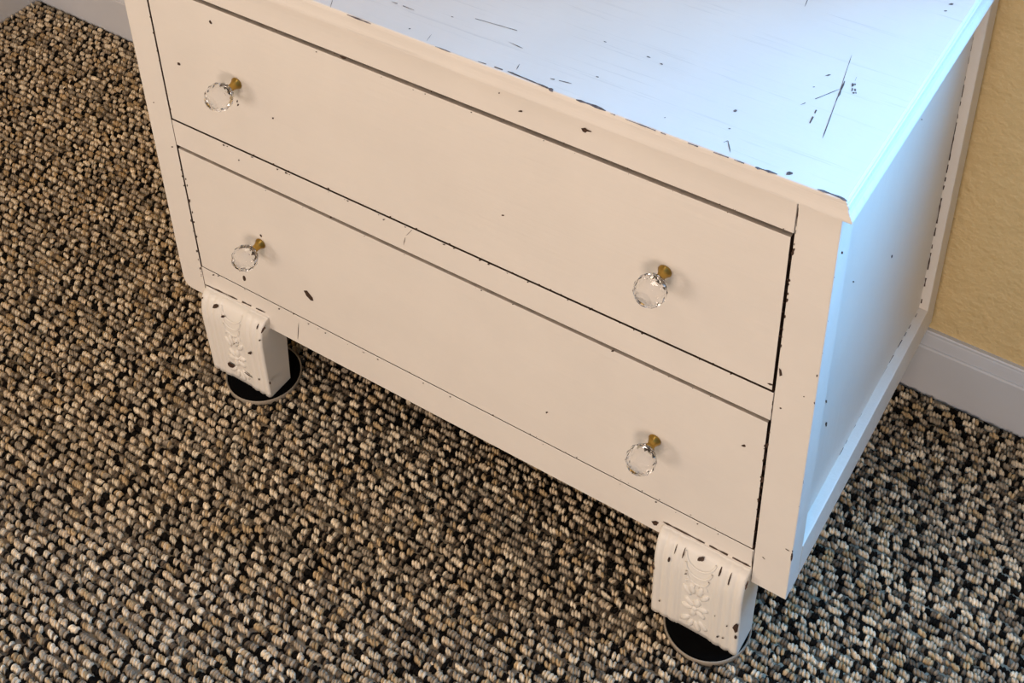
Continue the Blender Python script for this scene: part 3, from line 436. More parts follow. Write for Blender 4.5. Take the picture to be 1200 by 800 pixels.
  [(0.0537,0.1443),(0.0612,0.1441),(0.063,0.1477),(0.0548,0.1464)],
  [(0.0612,0.1441),(0.0696,0.1456),(0.0704,0.1472),(0.063,0.1477)],
  [(0.0696,0.1456),(0.0774,0.1461),(0.0782,0.1477),(0.0704,0.1472)],
  [(0.0774,0.1461),(0.0848,0.1458),(0.0864,0.149),(0.0782,0.1477)],
  [(0.0848,0.1458),(0.093,0.1472),(0.0937,0.1486),(0.0864,0.149)],
  [(0.1001,0.1465),(0.1083,0.1479),(0.1092,0.1498),(0.102,0.1503)],
  [(0.1083,0.1479),(0.1157,0.1481),(0.117,0.1507),(0.1092,0.1498)],
  [(0.1235,0.1488),(0.1309,0.149),(0.1322,0.1517),(0.1245,0.1509)],
  [(0.1309,0.149),(0.1389,0.1504),(0.1393,0.1513),(0.1322,0.1517)],
  [(0.6814,0.1465),(0.6864,0.1451),(0.6873,0.1485),(0.6815,0.147)],
  [(0.6864,0.1451),(0.692,0.1461),(0.6924,0.1476),(0.6873,0.1485)],
  [(0.692,0.1461),(0.6972,0.1455),(0.6979,0.1483),(0.6924,0.1476)],
  [(0.6972,0.1455),(0.7025,0.1455),(0.7032,0.1484),(0.6979,0.1483)],
  [(0.7025,0.1455),(0.7078,0.1455),(0.7085,0.1485),(0.7032,0.1484)],
  [(0.7078,0.1455),(0.7132,0.1461),(0.7136,0.1479),(0.7085,0.1485)],
  [(0.7132,0.1461),(0.7185,0.1463),(0.7189,0.1478),(0.7136,0.1479)],
  [(0.7185,0.1463),(0.7236,0.1457),(0.7243,0.1485),(0.7189,0.1478)],
  [(0.7236,0.1457),(0.729,0.1462),(0.7294,0.1481),(0.7243,0.1485)],
  [(0.7341,0.1459),(0.7393,0.1457),(0.7399,0.1487),(0.7347,0.1485)],
  [(0.7393,0.1457),(0.7446,0.1467),(0.7449,0.1479),(0.7399,0.1487)],
  [(0.7446,0.1467),(0.7496,0.1458),(0.7502,0.1488),(0.7449,0.1479)],
  [(0.7496,0.1458),(0.7547,0.1456),(0.7554,0.1492),(0.7502,0.1488)],
  [(0.76,0.1463),(0.765,0.1462),(0.7656,0.1487),(0.7604,0.1485)],
  [(0.765,0.1462),(0.7702,0.1465),(0.7706,0.1485),(0.7656,0.1487)],
  [(0.7702,0.1465),(0.7751,0.1459),(0.7758,0.1492),(0.7706,0.1485)],
  [(0.7751,0.1459),(0.7805,0.1473),(0.7806,0.1478),(0.7758,0.1492)],
  [(0.1933,0.1639),(0.1911,0.1534),(0.192,0.1539),(0.1935,0.164)],
  [(0.1911,0.1534),(0.1892,0.143),(0.1901,0.1435),(0.192,0.1539)],
  [(0.1892,0.143),(0.1876,0.1326),(0.1879,0.1328),(0.1901,0.1435)],
 ]),
 'top': (2, 0.66560, [
  [(0.3308,-0.0106),(0.3357,-0.0109),(0.3352,-0.0097),(0.3304,-0.0097)],
  [(0.3357,-0.0109),(0.3409,-0.0114),(0.3398,-0.0092),(0.3352,-0.0097)],
  [(0.3409,-0.0114),(0.3457,-0.0115),(0.3446,-0.0092),(0.3398,-0.0092)],
  [(0.3457,-0.0115),(0.3503,-0.0111),(0.3497,-0.0098),(0.3446,-0.0092)],
  [(0.3503,-0.0111),(0.3552,-0.0114),(0.3544,-0.0096),(0.3497,-0.0098)],
  [(0.3552,-0.0114),(0.3597,-0.0108),(0.3595,-0.0103),(0.3544,-0.0096)],
  [(0.431,-0.0085),(0.4354,-0.0087),(0.4351,-0.0079),(0.4308,-0.0081)],
  [(0.4354,-0.0087),(0.4398,-0.009),(0.4393,-0.0078),(0.4351,-0.0079)],
  [(0.4398,-0.009),(0.4441,-0.0091),(0.4435,-0.0078),(0.4393,-0.0078)],
  [(0.4441,-0.0091),(0.4481,-0.0087),(0.448,-0.0083),(0.4435,-0.0078)],
  [(0.4767,-0.0071),(0.4811,-0.0071),(0.4808,-0.0063),(0.4766,-0.0067)],
  [(0.4811,-0.0071),(0.4855,-0.007),(0.4851,-0.006),(0.4808,-0.0063)],
  [(0.4941,-0.0067),(0.4984,-0.0066),(0.4979,-0.0053),(0.4936,-0.0055)],
  [(0.4984,-0.0066),(0.5026,-0.0064),(0.5021,-0.0051),(0.4979,-0.0053)],
  [(0.5072,-0.0056),(0.5128,-0.0065),(0.5121,-0.0046),(0.507,-0.005)],
  [(0.5128,-0.0065),(0.5181,-0.0066),(0.5175,-0.005),(0.5121,-0.0046)],
  [(0.5181,-0.0066),(0.5233,-0.0066),(0.523,-0.0055),(0.5175,-0.005)],
  [(0.5233,-0.0066),(0.5287,-0.0071),(0.5282,-0.0055),(0.523,-0.0055)],
  [(0.5287,-0.0071),(0.534,-0.0073),(0.5335,-0.0057),(0.5282,-0.0055)],
  [(0.534,-0.0073),(0.5392,-0.0073),(0.5388,-0.0062),(0.5335,-0.0057)],
  [(0.5392,-0.0073),(0.5446,-0.0082),(0.5438,-0.0059),(0.5388,-0.0062)],
  [(0.5446,-0.0082),(0.5497,-0.0083),(0.5491,-0.0063),(0.5438,-0.0059)],
  [(0.5497,-0.0083),(0.5547,-0.0077),(0.5546,-0.0074),(0.5491,-0.0063)],
  [(0.5559,-0.0082),(0.5567,-0.0099),(0.5549,-0.0104),(0.5529,-0.0098),(0.5512,-0.0082),(0.5515,-0.0064),(0.5534,-0.0058),(0.5554,-0.0066)],
  [(0.5795,-0.0092),(0.5845,-0.01),(0.5834,-0.0068),(0.5792,-0.0082)],
  [(0.5845,-0.01),(0.5889,-0.0089),(0.5883,-0.0073),(0.5834,-0.0068)],
  [(0.5889,-0.0089),(0.5935,-0.0089),(0.5928,-0.0067),(0.5883,-0.0073)],
  [(0.5935,-0.0089),(0.5989,-0.0099),(0.5978,-0.0061),(0.5929,-0.0067)],
  [(0.5989,-0.0099),(0.6039,-0.0097),(0.6031,-0.0068),(0.5978,-0.0061)],
  [(0.6039,-0.0097),(0.6087,-0.009),(0.6085,-0.0081),(0.6031,-0.0068)],
  [(0.6135,-0.0098),(0.6185,-0.0102),(0.6182,-0.0091),(0.6134,-0.0095)],
  [(0.6281,-0.01),(0.633,-0.0101),(0.6328,-0.0093),(0.628,-0.0094)],
  [(0.633,-0.0101),(0.6378,-0.0101),(0.6376,-0.0093),(0.6328,-0.0093)],
  [(0.6378,-0.0101),(0.6427,-0.0104),(0.6424,-0.009),(0.6376,-0.0093)],
  [(0.6427,-0.0104),(0.6475,-0.0104),(0.6471,-0.0091),(0.6424,-0.009)],
  [(0.6475,-0.0104),(0.6522,-0.0102),(0.652,-0.0093),(0.6471,-0.0091)],
  [(0.6522,-0.0102),(0.657,-0.0104),(0.6567,-0.0092),(0.652,-0.0093)],
  [(0.6617,-0.0103),(0.6665,-0.0104),(0.6662,-0.0093),(0.6615,-0.0093)],
  [(0.6869,-0.0107),(0.6915,-0.0105),(0.6912,-0.0094),(0.6865,-0.0094)],
  [(0.6915,-0.0105),(0.6961,-0.0106),(0.6958,-0.0092),(0.6912,-0.0094)],
  [(0.7098,-0.0101),(0.7144,-0.0101),(0.7141,-0.009),(0.7096,-0.0091)],
  [(0.7144,-0.0101),(0.7189,-0.01),(0.7187,-0.0089),(0.7141,-0.009)],
  [(0.7189,-0.01),(0.7234,-0.0099),(0.7232,-0.0089),(0.7187,-0.0089)],
  [(0.7279,-0.0096),(0.7324,-0.0099),(0.7321,-0.0086),(0.7277,-0.009)],
  [(0.7324,-0.0099),(0.7369,-0.0098),(0.7366,-0.0086),(0.7321,-0.0086)],
  [(0.7462,-0.0087),(0.75,-0.0089),(0.7497,-0.0076),(0.7461,-0.0083)],
  [(0.75,-0.0089),(0.7537,-0.0085),(0.7535,-0.0075),(0.7497,-0.0076)],
  [(0.7537,-0.0085),(0.7577,-0.0093),(0.757,-0.0062),(0.7535,-0.0075)],
  [(0.7577,-0.0093),(0.7613,-0.0084),(0.7609,-0.0066),(0.757,-0.0062)],
  [(0.7613,-0.0084),(0.7649,-0.0077),(0.7647,-0.0069),(0.7609,-0.0066)],
  [(0.7509,-0.0084),(0.7504,-0.0096),(0.7489,-0.0104),(0.7477,-0.0096),(0.746,-0.0091),(0.7467,-0.0079),(0.7481,-0.0073),(0.7496,-0.0075)],
  [(0.7745,0.0007),(0.7751,-0.0008),(0.7733,-0.0031),(0.7709,-0.0042),(0.7705,-0.0025),(0.7701,-0.0013),(0.7714,0.0007),(0.7732,0.0008)],
  [(0.7988,-0.0077),(0.8038,-0.0083),(0.8033,-0.0056),(0.7987,-0.0069)],
  [(0.8038,-0.0083),(0.8085,-0.0072),(0.8083,-0.006),(0.8033,-0.0056)],
  [(0.8085,-0.0072),(0.8128,-0.0074),(0.8125,-0.0058),(0.8083,-0.006)],
  [(0.8128,-0.0074),(0.817,-0.0078),(0.8167,-0.0054),(0.8125,-0.0058)],
  [(0.8169,-0.0078),(0.8204,-0.0088),(0.8202,-0.0059),(0.8168,-0.0054)],
  [(0.8204,-0.0088),(0.8238,-0.0085),(0.8237,-0.0076),(0.8202,-0.0059)],
  [(0.7557,0.1729),(0.7571,0.1644),(0.7577,0.1644),(0.7558,0.1729)],
  [(0.7571,0.1644),(0.7589,0.156),(0.7592,0.156),(0.7577,0.1644)],
  [(0.7589,0.156),(0.7605,0.1477),(0.7609,0.1477),(0.7592,0.156)],
  [(0.7605,0.1477),(0.762,0.1395),(0.7625,0.1395),(0.7609,0.1477)],
  [(0.762,0.1395),(0.7637,0.1313),(0.7641,0.1313),(0.7625,0.1395)],
  [(0.7637,0.1313),(0.7652,0.1233),(0.7657,0.1233),(0.7641,0.1313)],
  [(0.7652,0.1233),(0.7668,0.1153),(0.7672,0.1153),(0.7657,0.1233)],
  [(0.7668,0.1153),(0.7678,0.1081),(0.7687,0.1081),(0.7672,0.1153)],
  [(0.7678,0.1081),(0.7693,0.101),(0.7698,0.101),(0.7687,0.1081)],
  [(0.7693,0.101),(0.7704,0.094),(0.7711,0.0939),(0.7698,0.101)],
  [(0.7704,0.094),(0.7717,0.087),(0.7723,0.087),(0.7711,0.0939)],
  [(0.7717,0.087),(0.7728,0.0801),(0.7737,0.0801),(0.7723,0.087)],
  [(0.7728,0.0801),(0.7741,0.0732),(0.7749,0.0732),(0.7737,0.0801)],
  [(0.7741,0.0732),(0.7752,0.0664),(0.7761,0.0664),(0.7749,0.0732)],
  [(0.7752,0.0664),(0.7764,0.0597),(0.7773,0.0597),(0.7761,0.0664)],
  [(0.7764,0.0597),(0.7779,0.053),(0.7781,0.053),(0.7773,0.0597)],
  [(0.7643,0.1348),(0.7646,0.13),(0.7661,0.1298),(0.7649,0.1347)],
  [(0.7646,0.13),(0.7653,0.1251),(0.7668,0.1249),(0.7661,0.1298)],
  [(0.7653,0.1251),(0.7662,0.1202),(0.7672,0.1201),(0.7668,0.1249)],
  [(0.7662,0.1202),(0.7664,0.1154),(0.7686,0.1152),(0.7672,0.1201)],
  [(0.7664,0.1154),(0.7679,0.1105),(0.7684,0.1104),(0.7686,0.1152)],
  [(0.7651,0.1217),(0.7624,0.1173),(0.7629,0.1166),(0.7652,0.1216)],
  [(0.7624,0.1173),(0.7598,0.1126),(0.7604,0.1118),(0.7629,0.1166)],
  [(0.7598,0.1126),(0.7574,0.1078),(0.7578,0.1072),(0.7604,0.1118)],
  [(0.7574,0.1078),(0.7549,0.1031),(0.7554,0.1025),(0.7578,0.1072)],
  [(0.7549,0.1031),(0.7523,0.0985),(0.7529,0.0977),(0.7554,0.1025)],
  [(0.7473,0.0892),(0.7451,0.0843),(0.7452,0.0841),(0.748,0.0884)],
  [(0.7586,0.0849),(0.7593,0.08),(0.7604,0.0798),(0.7599,0.0847)],
  [(0.7596,0.0752),(0.7603,0.0704),(0.7617,0.0701),(0.7612,0.0749)],
  [(0.7603,0.0704),(0.761,0.0655),(0.762,0.0653),(0.7617,0.0701)],
  [(0.7738,0.1329),(0.7735,0.1313),(0.7732,0.1298),(0.7723,0.1309),(0.7717,0.1323),(0.771,0.1344),(0.7716,0.1356),(0.7728,0.1349)],
  [(0.7746,0.1352),(0.7749,0.1338),(0.7744,0.1335),(0.774,0.1329),(0.7734,0.1345),(0.7729,0.1359),(0.7734,0.136),(0.7738,0.1361)],
  [(0.7753,0.1267),(0.7753,0.1248),(0.7749,0.1242),(0.7742,0.125),(0.7739,0.1268),(0.7734,0.1289),(0.774,0.1292),(0.7746,0.1282)],
  [(0.7776,0.128),(0.778,0.1266),(0.7775,0.1255),(0.7766,0.126),(0.7761,0.1271),(0.7756,0.1284),(0.7761,0.1293),(0.7769,0.129)],
  [(0.7784,0.1236),(0.7781,0.1224),(0.7776,0.1215),(0.7768,0.1218),(0.7763,0.1223),(0.7762,0.1232),(0.7767,0.1238),(0.7774,0.1239)],
  [(0.7793,0.1241),(0.7797,0.1232),(0.7794,0.1228),(0.7789,0.123),(0.7784,0.1236),(0.7784,0.1244),(0.7784,0.1252),(0.779,0.125)],
  [(0.751,0.1367),(0.7505,0.1353),(0.7497,0.1341),(0.7487,0.1334),(0.7472,0.1327),(0.7481,0.1345),(0.7487,0.1359),(0.7501,0.137)],
  [(0.703,0.049),(0.703,0.048),(0.7026,0.0467),(0.7012,0.0464),(0.7003,0.0474),(0.7004,0.0487),(0.701,0.05),(0.7024,0.05)],
  [(0.7088,0.0248),(0.7087,0.0242),(0.7082,0.0237),(0.7076,0.0235),(0.707,0.0237),(0.7068,0.0245),(0.7076,0.025),(0.7082,0.0251)],
  [(0.8066,0.2975),(0.8065,0.2963),(0.8054,0.2948),(0.8035,0.2943),(0.8025,0.295),(0.8034,0.2965),(0.8043,0.298),(0.8058,0.2979)],
  [(0.8051,0.2835),(0.8049,0.2825),(0.8041,0.2819),(0.8031,0.2814),(0.8027,0.2821),(0.8024,0.2829),(0.8035,0.2836),(0.8045,0.2842)],
  [(0.746,0.1136),(0.7459,0.1132),(0.7456,0.1126),(0.7448,0.1122),(0.7443,0.1126),(0.7446,0.1133),(0.745,0.1138),(0.7457,0.1139)],
  [(0.771,0.1459),(0.772,0.1394),(0.7722,0.1393),(0.7712,0.1458)],
  [(0.6903,0.2223),(0.6895,0.2281),(0.6887,0.2283),(0.6901,0.2223)],
  [(0.6895,0.2281),(0.6883,0.2341),(0.6876,0.2342),(0.6887,0.2283)],
  [(0.6883,0.2341),(0.6869,0.2402),(0.6868,0.2402),(0.6876,0.2342)],
  [(0.302,0.0047),(0.3057,-0.0023),(0.3062,-0.0022),(0.3022,0.0047)],
  [(0.3057,-0.0023),(0.3096,-0.0091),(0.3098,-0.0091),(0.3062,-0.0022)],
  [(0.3536,0.0289),(0.3606,0.0283),(0.3601,0.0294),(0.3535,0.0291)],
  [(0.3673,0.0282),(0.374,0.0282),(0.3736,0.0289),(0.3668,0.0293)],
  [(0.374,0.0282),(0.3806,0.0282),(0.3804,0.0286),(0.3736,0.0289)],
  [(0.417,0.0058),(0.4179,0.0003),(0.4184,0.0001),(0.4171,0.0058)],
  [(0.4179,0.0003),(0.4192,-0.0053),(0.4194,-0.0054),(0.4184,0.0001)],
  [(0.4846,0.0318),(0.49,0.0311),(0.4899,0.0316),(0.4845,0.032)],
  [(0.49,0.0311),(0.4955,0.0303),(0.4952,0.0313),(0.4899,0.0316)],
  [(0.4955,0.0303),(0.5008,0.0302),(0.5007,0.0304),(0.4952,0.0313)],
  [(0.5128,0.0003),(0.5121,0.0047),(0.5112,0.0049),(0.5126,0.0003)],
  [(0.5121,0.0047),(0.5107,0.0092),(0.5104,0.0093),(0.5112,0.0049)],
  [(0.3958,0.0023),(0.3955,0.0016),(0.3952,0.0012),(0.3945,0.0009),(0.394,0.0013),(0.3936,0.0019),(0.3941,0.0027),(0.395,0.0027)],
  [(0.5801,0.029),(0.5803,0.0284),(0.579,0.028),(0.5779,0.0283),(0.5773,0.0287),(0.5775,0.0292),(0.5785,0.0293),(0.5797,0.0295)],
  [(0.6054,0.0774),(0.6047,0.0769),(0.6035,0.0767),(0.6017,0.0768),(0.6012,0.0774),(0.6016,0.078),(0.603,0.0782),(0.6047,0.0779)],
  [(0.6192,0.0743),(0.6193,0.0736),(0.618,0.0733),(0.617,0.0739),(0.6157,0.0744),(0.6167,0.0748),(0.6174,0.0753),(0.6187,0.0749)],
  [(0.656,0.0097),(0.6559,0.0091),(0.6556,0.0088),(0.6552,0.0087),(0.6549,0.009),(0.6548,0.0094),(0.6551,0.0097),(0.6555,0.0101)],
  [(0.5602,0.0775),(0.5601,0.077),(0.5588,0.0768),(0.5576,0.0772),(0.5573,0.0776),(0.557,0.0781),(0.5585,0.078),(0.5596,0.0779)],
  [(0.4191,0.0379),(0.4183,0.0376),(0.4177,0.0375),(0.4167,0.0375),(0.4165,0.0379),(0.4161,0.0384),(0.4172,0.0386),(0.4183,0.0384)],
  [(0.5451,0.005),(0.5492,0.0054),(0.5487,0.0065),(0.5449,0.0055)],
  [(0.5531,0.0063),(0.5569,0.0071),(0.5566,0.0078),(0.5527,0.0071)],
  [(0.5569,0.0071),(0.5609,0.0076),(0.5605,0.0087),(0.5566,0.0078)],
  [(0.5609,0.0076),(0.5646,0.0087),(0.5645,0.009),(0.5605,0.0087)],
  [(0.4376,0.0464),(0.4439,0.0471),(0.4436,0.0477),(0.4373,0.0471)],
  [(0.4439,0.0471),(0.4502,0.0477),(0.4499,0.0482),(0.4436,0.0477)],
  [(0.4502,0.0477),(0.4564,0.0483),(0.4562,0.0487),(0.4499,0.0482)],
  [(0.4564,0.0483),(0.4627,0.0488),(0.4624,0.0495),(0.4562,0.0487)],
  [(0.4627,0.0488),(0.4688,0.0495),(0.4687,0.0499),(0.4624,0.0495)],
  [(0.4688,0.0495),(0.4751,0.05),(0.4748,0.0506),(0.4687,0.0499)],
  [(0.4751,0.05),(0.4813,0.0505),(0.481,0.0512),(0.4748,0.0506)],
  [(0.7115,0.0058),(0.7136,0.0094),(0.7132,0.0099),(0.7112,0.006)],
  [(0.7132,0.0095),(0.7159,0.0051),(0.7165,0.0058),(0.7135,0.0099)],
  [(0.7159,0.0051),(0.7186,0.001),(0.7192,0.0017),(0.7165,0.0058)],
  [(0.7186,0.001),(0.7216,-0.0029),(0.7217,-0.0028),(0.7192,0.0017)],
 ]),
 'rear_post': (1, 0.40050, [
  [(0.8084,0.5688),(0.8079,0.5634),(0.8093,0.5636),(0.8088,0.5688)],
  [(0.8079,0.5634),(0.8083,0.5582),(0.809,0.5583),(0.8093,0.5636)],
  [(0.8083,0.5582),(0.808,0.5528),(0.8093,0.553),(0.809,0.5583)],
  [(0.808,0.5528),(0.808,0.5475),(0.8094,0.5477),(0.8093,0.553)],
  [(0.8083,0.5421),(0.8082,0.5367),(0.8093,0.5369),(0.8091,0.5422)],
  [(0.8082,0.5367),(0.8082,0.5313),(0.8094,0.5315),(0.8093,0.5369)],
  [(0.8084,0.5149),(0.8083,0.5094),(0.8094,0.5096),(0.8093,0.5151)],
  [(0.8081,0.5038),(0.808,0.4983),(0.8098,0.4985),(0.8097,0.5041)],
  [(0.808,0.4983),(0.8082,0.4927),(0.8098,0.493),(0.8098,0.4985)],
  [(0.8082,0.4927),(0.8081,0.4871),(0.8098,0.4874),(0.8098,0.493)],
  [(0.8081,0.4815),(0.8084,0.4759),(0.8097,0.4761),(0.8099,0.4818)],
  [(0.8088,0.4645),(0.8084,0.4587),(0.8099,0.459),(0.8094,0.4646)],
  [(0.8083,0.453),(0.8087,0.4473),(0.8097,0.4474),(0.81,0.4533)],
  [(0.8087,0.4473),(0.8085,0.4414),(0.8099,0.4417),(0.8097,0.4474)],
  [(0.8085,0.4414),(0.8089,0.4357),(0.8096,0.4358),(0.8099,0.4417)],
  [(0.8089,0.4357),(0.8084,0.4297),(0.8102,0.43),(0.8096,0.4358)],
  [(0.8084,0.4297),(0.8087,0.4239),(0.8099,0.4241),(0.8102,0.43)],
  [(0.8087,0.4239),(0.8087,0.418),(0.8099,0.4182),(0.8099,0.4241)],
  [(0.8087,0.418),(0.8089,0.4121),(0.8098,0.4123),(0.8099,0.4182)],
  [(0.8089,0.4121),(0.8085,0.4061),(0.8103,0.4064),(0.8098,0.4123)],
  [(0.8085,0.4061),(0.8085,0.4001),(0.8103,0.4004),(0.8103,0.4064)],
  [(0.8089,0.3941),(0.8088,0.3881),(0.8101,0.3884),(0.81,0.3944)],
  [(0.8088,0.3881),(0.809,0.3821),(0.81,0.3823),(0.8101,0.3884)],
  [(0.8088,0.3759),(0.8089,0.3698),(0.8103,0.3701),(0.8103,0.3762)],
  [(0.8087,0.3637),(0.8093,0.3576),(0.81,0.3577),(0.8105,0.364)],
  [(0.8087,0.3451),(0.8094,0.339),(0.8101,0.3391),(0.8106,0.3455)],
  [(0.8094,0.339),(0.809,0.3326),(0.8105,0.3329),(0.8101,0.3391)],
  [(0.809,0.3326),(0.8092,0.3263),(0.8103,0.3266),(0.8105,0.3329)],
  [(0.8092,0.3263),(0.8094,0.32),(0.8102,0.3202),(0.8103,0.3266)],
  [(0.8094,0.32),(0.8093,0.3136),(0.8104,0.3139),(0.8102,0.3202)],
  [(0.8093,0.3136),(0.8089,0.3071),(0.8108,0.3076),(0.8104,0.3139)],
  [(0.8095,0.3008),(0.8093,0.2943),(0.8106,0.2946),(0.8104,0.301)],
  [(0.8093,0.2943),(0.8091,0.2878),(0.8109,0.2882),(0.8106,0.2946)],
  [(0.8097,0.2749),(0.8093,0.2682),(0.8108,0.2686),(0.8104,0.275)],
  [(0.8094,0.2616),(0.8098,0.2551),(0.8105,0.2553),(0.8108,0.262)],
  [(0.8098,0.2551),(0.8093,0.2483),(0.8111,0.2487),(0.8105,0.2553)],
  [(0.8093,0.2483),(0.8094,0.2416),(0.811,0.242),(0.8111,0.2487)],
  [(0.8094,0.2416),(0.8095,0.2349),(0.811,0.2353),(0.811,0.242)],
  [(0.8093,0.2213),(0.8099,0.2146),(0.8108,0.2149),(0.8113,0.2218)],
  [(0.8099,0.2146),(0.8094,0.2076),(0.8114,0.2082),(0.8108,0.2149)],
  [(0.8098,0.187),(0.8098,0.18),(0.8113,0.1804),(0.8112,0.1873)],
 ]),
 'side_rail': (2, 0.17180, [
  [(0.8104,0.3909),(0.8099,0.3839),(0.8109,0.3837),(0.8106,0.3909)],
  [(0.8099,0.3698),(0.8096,0.3629),(0.8105,0.3627),(0.8104,0.3697)],
  [(0.8096,0.3559),(0.8094,0.349),(0.8102,0.3489),(0.8103,0.3558)],
  [(0.8093,0.3422),(0.8092,0.3354),(0.81,0.3352),(0.8101,0.342)],
  [(0.8092,0.3354),(0.8092,0.3286),(0.8098,0.3285),(0.81,0.3352)],
  [(0.8087,0.3152),(0.8089,0.3085),(0.8094,0.3084),(0.8098,0.315)],
  [(0.8089,0.3085),(0.8087,0.3019),(0.8094,0.3018),(0.8094,0.3084)],
  [(0.8086,0.2953),(0.8085,0.2888),(0.8092,0.2886),(0.8093,0.2952)],
  [(0.8085,0.2888),(0.8084,0.2822),(0.8091,0.2821),(0.8092,0.2886)],
  [(0.8084,0.2822),(0.8085,0.2757),(0.8088,0.2757),(0.8091,0.2821)],
  [(0.8084,0.2742),(0.8081,0.2679),(0.809,0.2678),(0.8086,0.2742)],
  [(0.8082,0.2492),(0.8084,0.2429),(0.8089,0.2429),(0.8091,0.2491)],
  [(0.8085,0.2185),(0.8086,0.2125),(0.8092,0.2124),(0.8092,0.2185)],
  [(0.8085,0.2006),(0.8088,0.1946),(0.8092,0.1946),(0.8094,0.2005)],
  [(0.8088,0.177),(0.8089,0.1712),(0.8093,0.1712),(0.8094,0.177)],
  [(0.8089,0.1655),(0.8088,0.1597),(0.8096,0.1597),(0.8094,0.1654)],
  [(0.8088,0.1597),(0.809,0.154),(0.8094,0.154),(0.8096,0.1597)],
 ]),
 'side_panel': (0, 0.80900, [
  [(0.2484,0.5627),(0.2479,0.5626),(0.2453,0.5644),(0.2433,0.5659),(0.2415,0.5676),(0.2423,0.5675),(0.2446,0.5661),(0.2465,0.5644)],
  [(0.2284,0.4004),(0.2274,0.3998),(0.2253,0.4004),(0.2229,0.4037),(0.2223,0.4059),(0.2234,0.4061),(0.2252,0.4053),(0.2274,0.4027)],
  [(0.0876,0.2916),(0.0882,0.2887),(0.0858,0.29),(0.0832,0.2945),(0.0818,0.2979),(0.0817,0.3005),(0.0845,0.2986),(0.0879,0.2939)],
  [(0.103,0.4737),(0.1018,0.474),(0.1006,0.4746),(0.0989,0.4764),(0.0973,0.4787),(0.0977,0.4793),(0.0995,0.4782),(0.1012,0.4759)],
  [(0.0749,0.3386),(0.0759,0.3353),(0.0734,0.338),(0.0712,0.3406),(0.07,0.3435),(0.0697,0.3457),(0.072,0.3431),(0.0742,0.3412)],
 ]),
 'leg_left': (1, -0.01450, [
  [(0.0725,0.1362),(0.0697,0.1327),(0.0661,0.131),(0.0628,0.13),(0.0636,0.1327),(0.0645,0.1355),(0.0685,0.1381),(0.0712,0.1379)],
  [(0.0844,0.1279),(0.083,0.1258),(0.0802,0.1237),(0.0774,0.1225),(0.0767,0.1235),(0.0779,0.1256),(0.081,0.1277),(0.0825,0.1276)],
  [(0.1194,0.0821),(0.1184,0.0792),(0.1161,0.0791),(0.1134,0.0782),(0.1139,0.0809),(0.1163,0.0831),(0.1188,0.0857),(0.1205,0.0847)],
  [(0.0782,0.0286),(0.0753,0.0256),(0.0704,0.0238),(0.0672,0.0264),(0.0679,0.0305),(0.0715,0.0347),(0.0763,0.0339),(0.081,0.0329)],
  [(0.0982,0.0559),(0.0968,0.0528),(0.0949,0.0514),(0.0939,0.0518),(0.0933,0.053),(0.0944,0.0554),(0.096,0.0576),(0.0968,0.0565)],
  [(0.1425,0.0389),(0.1416,0.0365),(0.1405,0.0349),(0.1395,0.0348),(0.1391,0.0369),(0.14,0.0404),(0.1415,0.0417),(0.1431,0.0425)],
  [(0.0466,0.137),(0.0463,0.1357),(0.0452,0.1351),(0.0445,0.1351),(0.0444,0.1358),(0.0446,0.1368),(0.0457,0.1376),(0.0467,0.1381)],
  [(0.1479,0.1528),(0.1475,0.1516),(0.1465,0.151),(0.1453,0.1502),(0.1457,0.1516),(0.146,0.1525),(0.1469,0.1539),(0.1474,0.1532)],
  [(0.1415,0.1194),(0.1408,0.1178),(0.1397,0.1174),(0.1388,0.117),(0.1383,0.1175),(0.1389,0.119),(0.1401,0.1199),(0.1412,0.1204)],
  [(0.1233,0.0342),(0.1228,0.0322),(0.1216,0.0316),(0.1204,0.0308),(0.1206,0.0326),(0.1209,0.0345),(0.1222,0.0353),(0.1228,0.0349)],
  [(0.0979,0.09),(0.0965,0.0878),(0.0941,0.0847),(0.0918,0.0828),(0.0896,0.0809),(0.091,0.083),(0.0934,0.086),(0.0968,0.0895)],
  [(0.1101,0.0281),(0.1066,0.0275),(0.1018,0.028),(0.0981,0.0293),(0.0957,0.0308),(0.0981,0.0317),(0.1034,0.0308),(0.1066,0.0296)],
  [(0.1465,0.1723),(0.1449,0.1694),(0.1432,0.1665),(0.1422,0.1676),(0.1429,0.1706),(0.1437,0.1733),(0.1455,0.1765),(0.1468,0.1756)],
  [(0.1372,0.1702),(0.1365,0.1672),(0.1352,0.1655),(0.1345,0.1664),(0.1345,0.1687),(0.1355,0.1712),(0.1365,0.1733),(0.1369,0.1717)],
 ]),
 'leg_right': (1, -0.01450, [
  [(0.7342,0.1533),(0.7332,0.1508),(0.7309,0.1491),(0.7287,0.1486),(0.7283,0.1504),(0.7292,0.1525),(0.7311,0.1534),(0.7331,0.1545)],
  [(0.7348,0.149),(0.7351,0.1477),(0.7338,0.1461),(0.7324,0.1455),(0.7319,0.1467),(0.7326,0.1484),(0.7335,0.1499),(0.7347,0.1501)],
  [(0.7003,0.1181),(0.6997,0.1145),(0.6988,0.1131),(0.6979,0.1131),(0.6975,0.1162),(0.698,0.1197),(0.6989,0.121),(0.6998,0.121)],
  [(0.7202,0.1098),(0.7194,0.1087),(0.7186,0.1077),(0.7177,0.1073),(0.7169,0.1072),(0.7176,0.1083),(0.7185,0.1096),(0.7197,0.1102)],
  [(0.7799,0.0599),(0.7798,0.0535),(0.7772,0.049),(0.7758,0.0536),(0.7739,0.0564),(0.7755,0.0628),(0.7778,0.0684),(0.7805,0.0672)],
  [(0.7798,0.0427),(0.7797,0.0392),(0.7785,0.0383),(0.7774,0.0373),(0.7767,0.0401),(0.7769,0.0436),(0.778,0.0452),(0.7789,0.0444)],
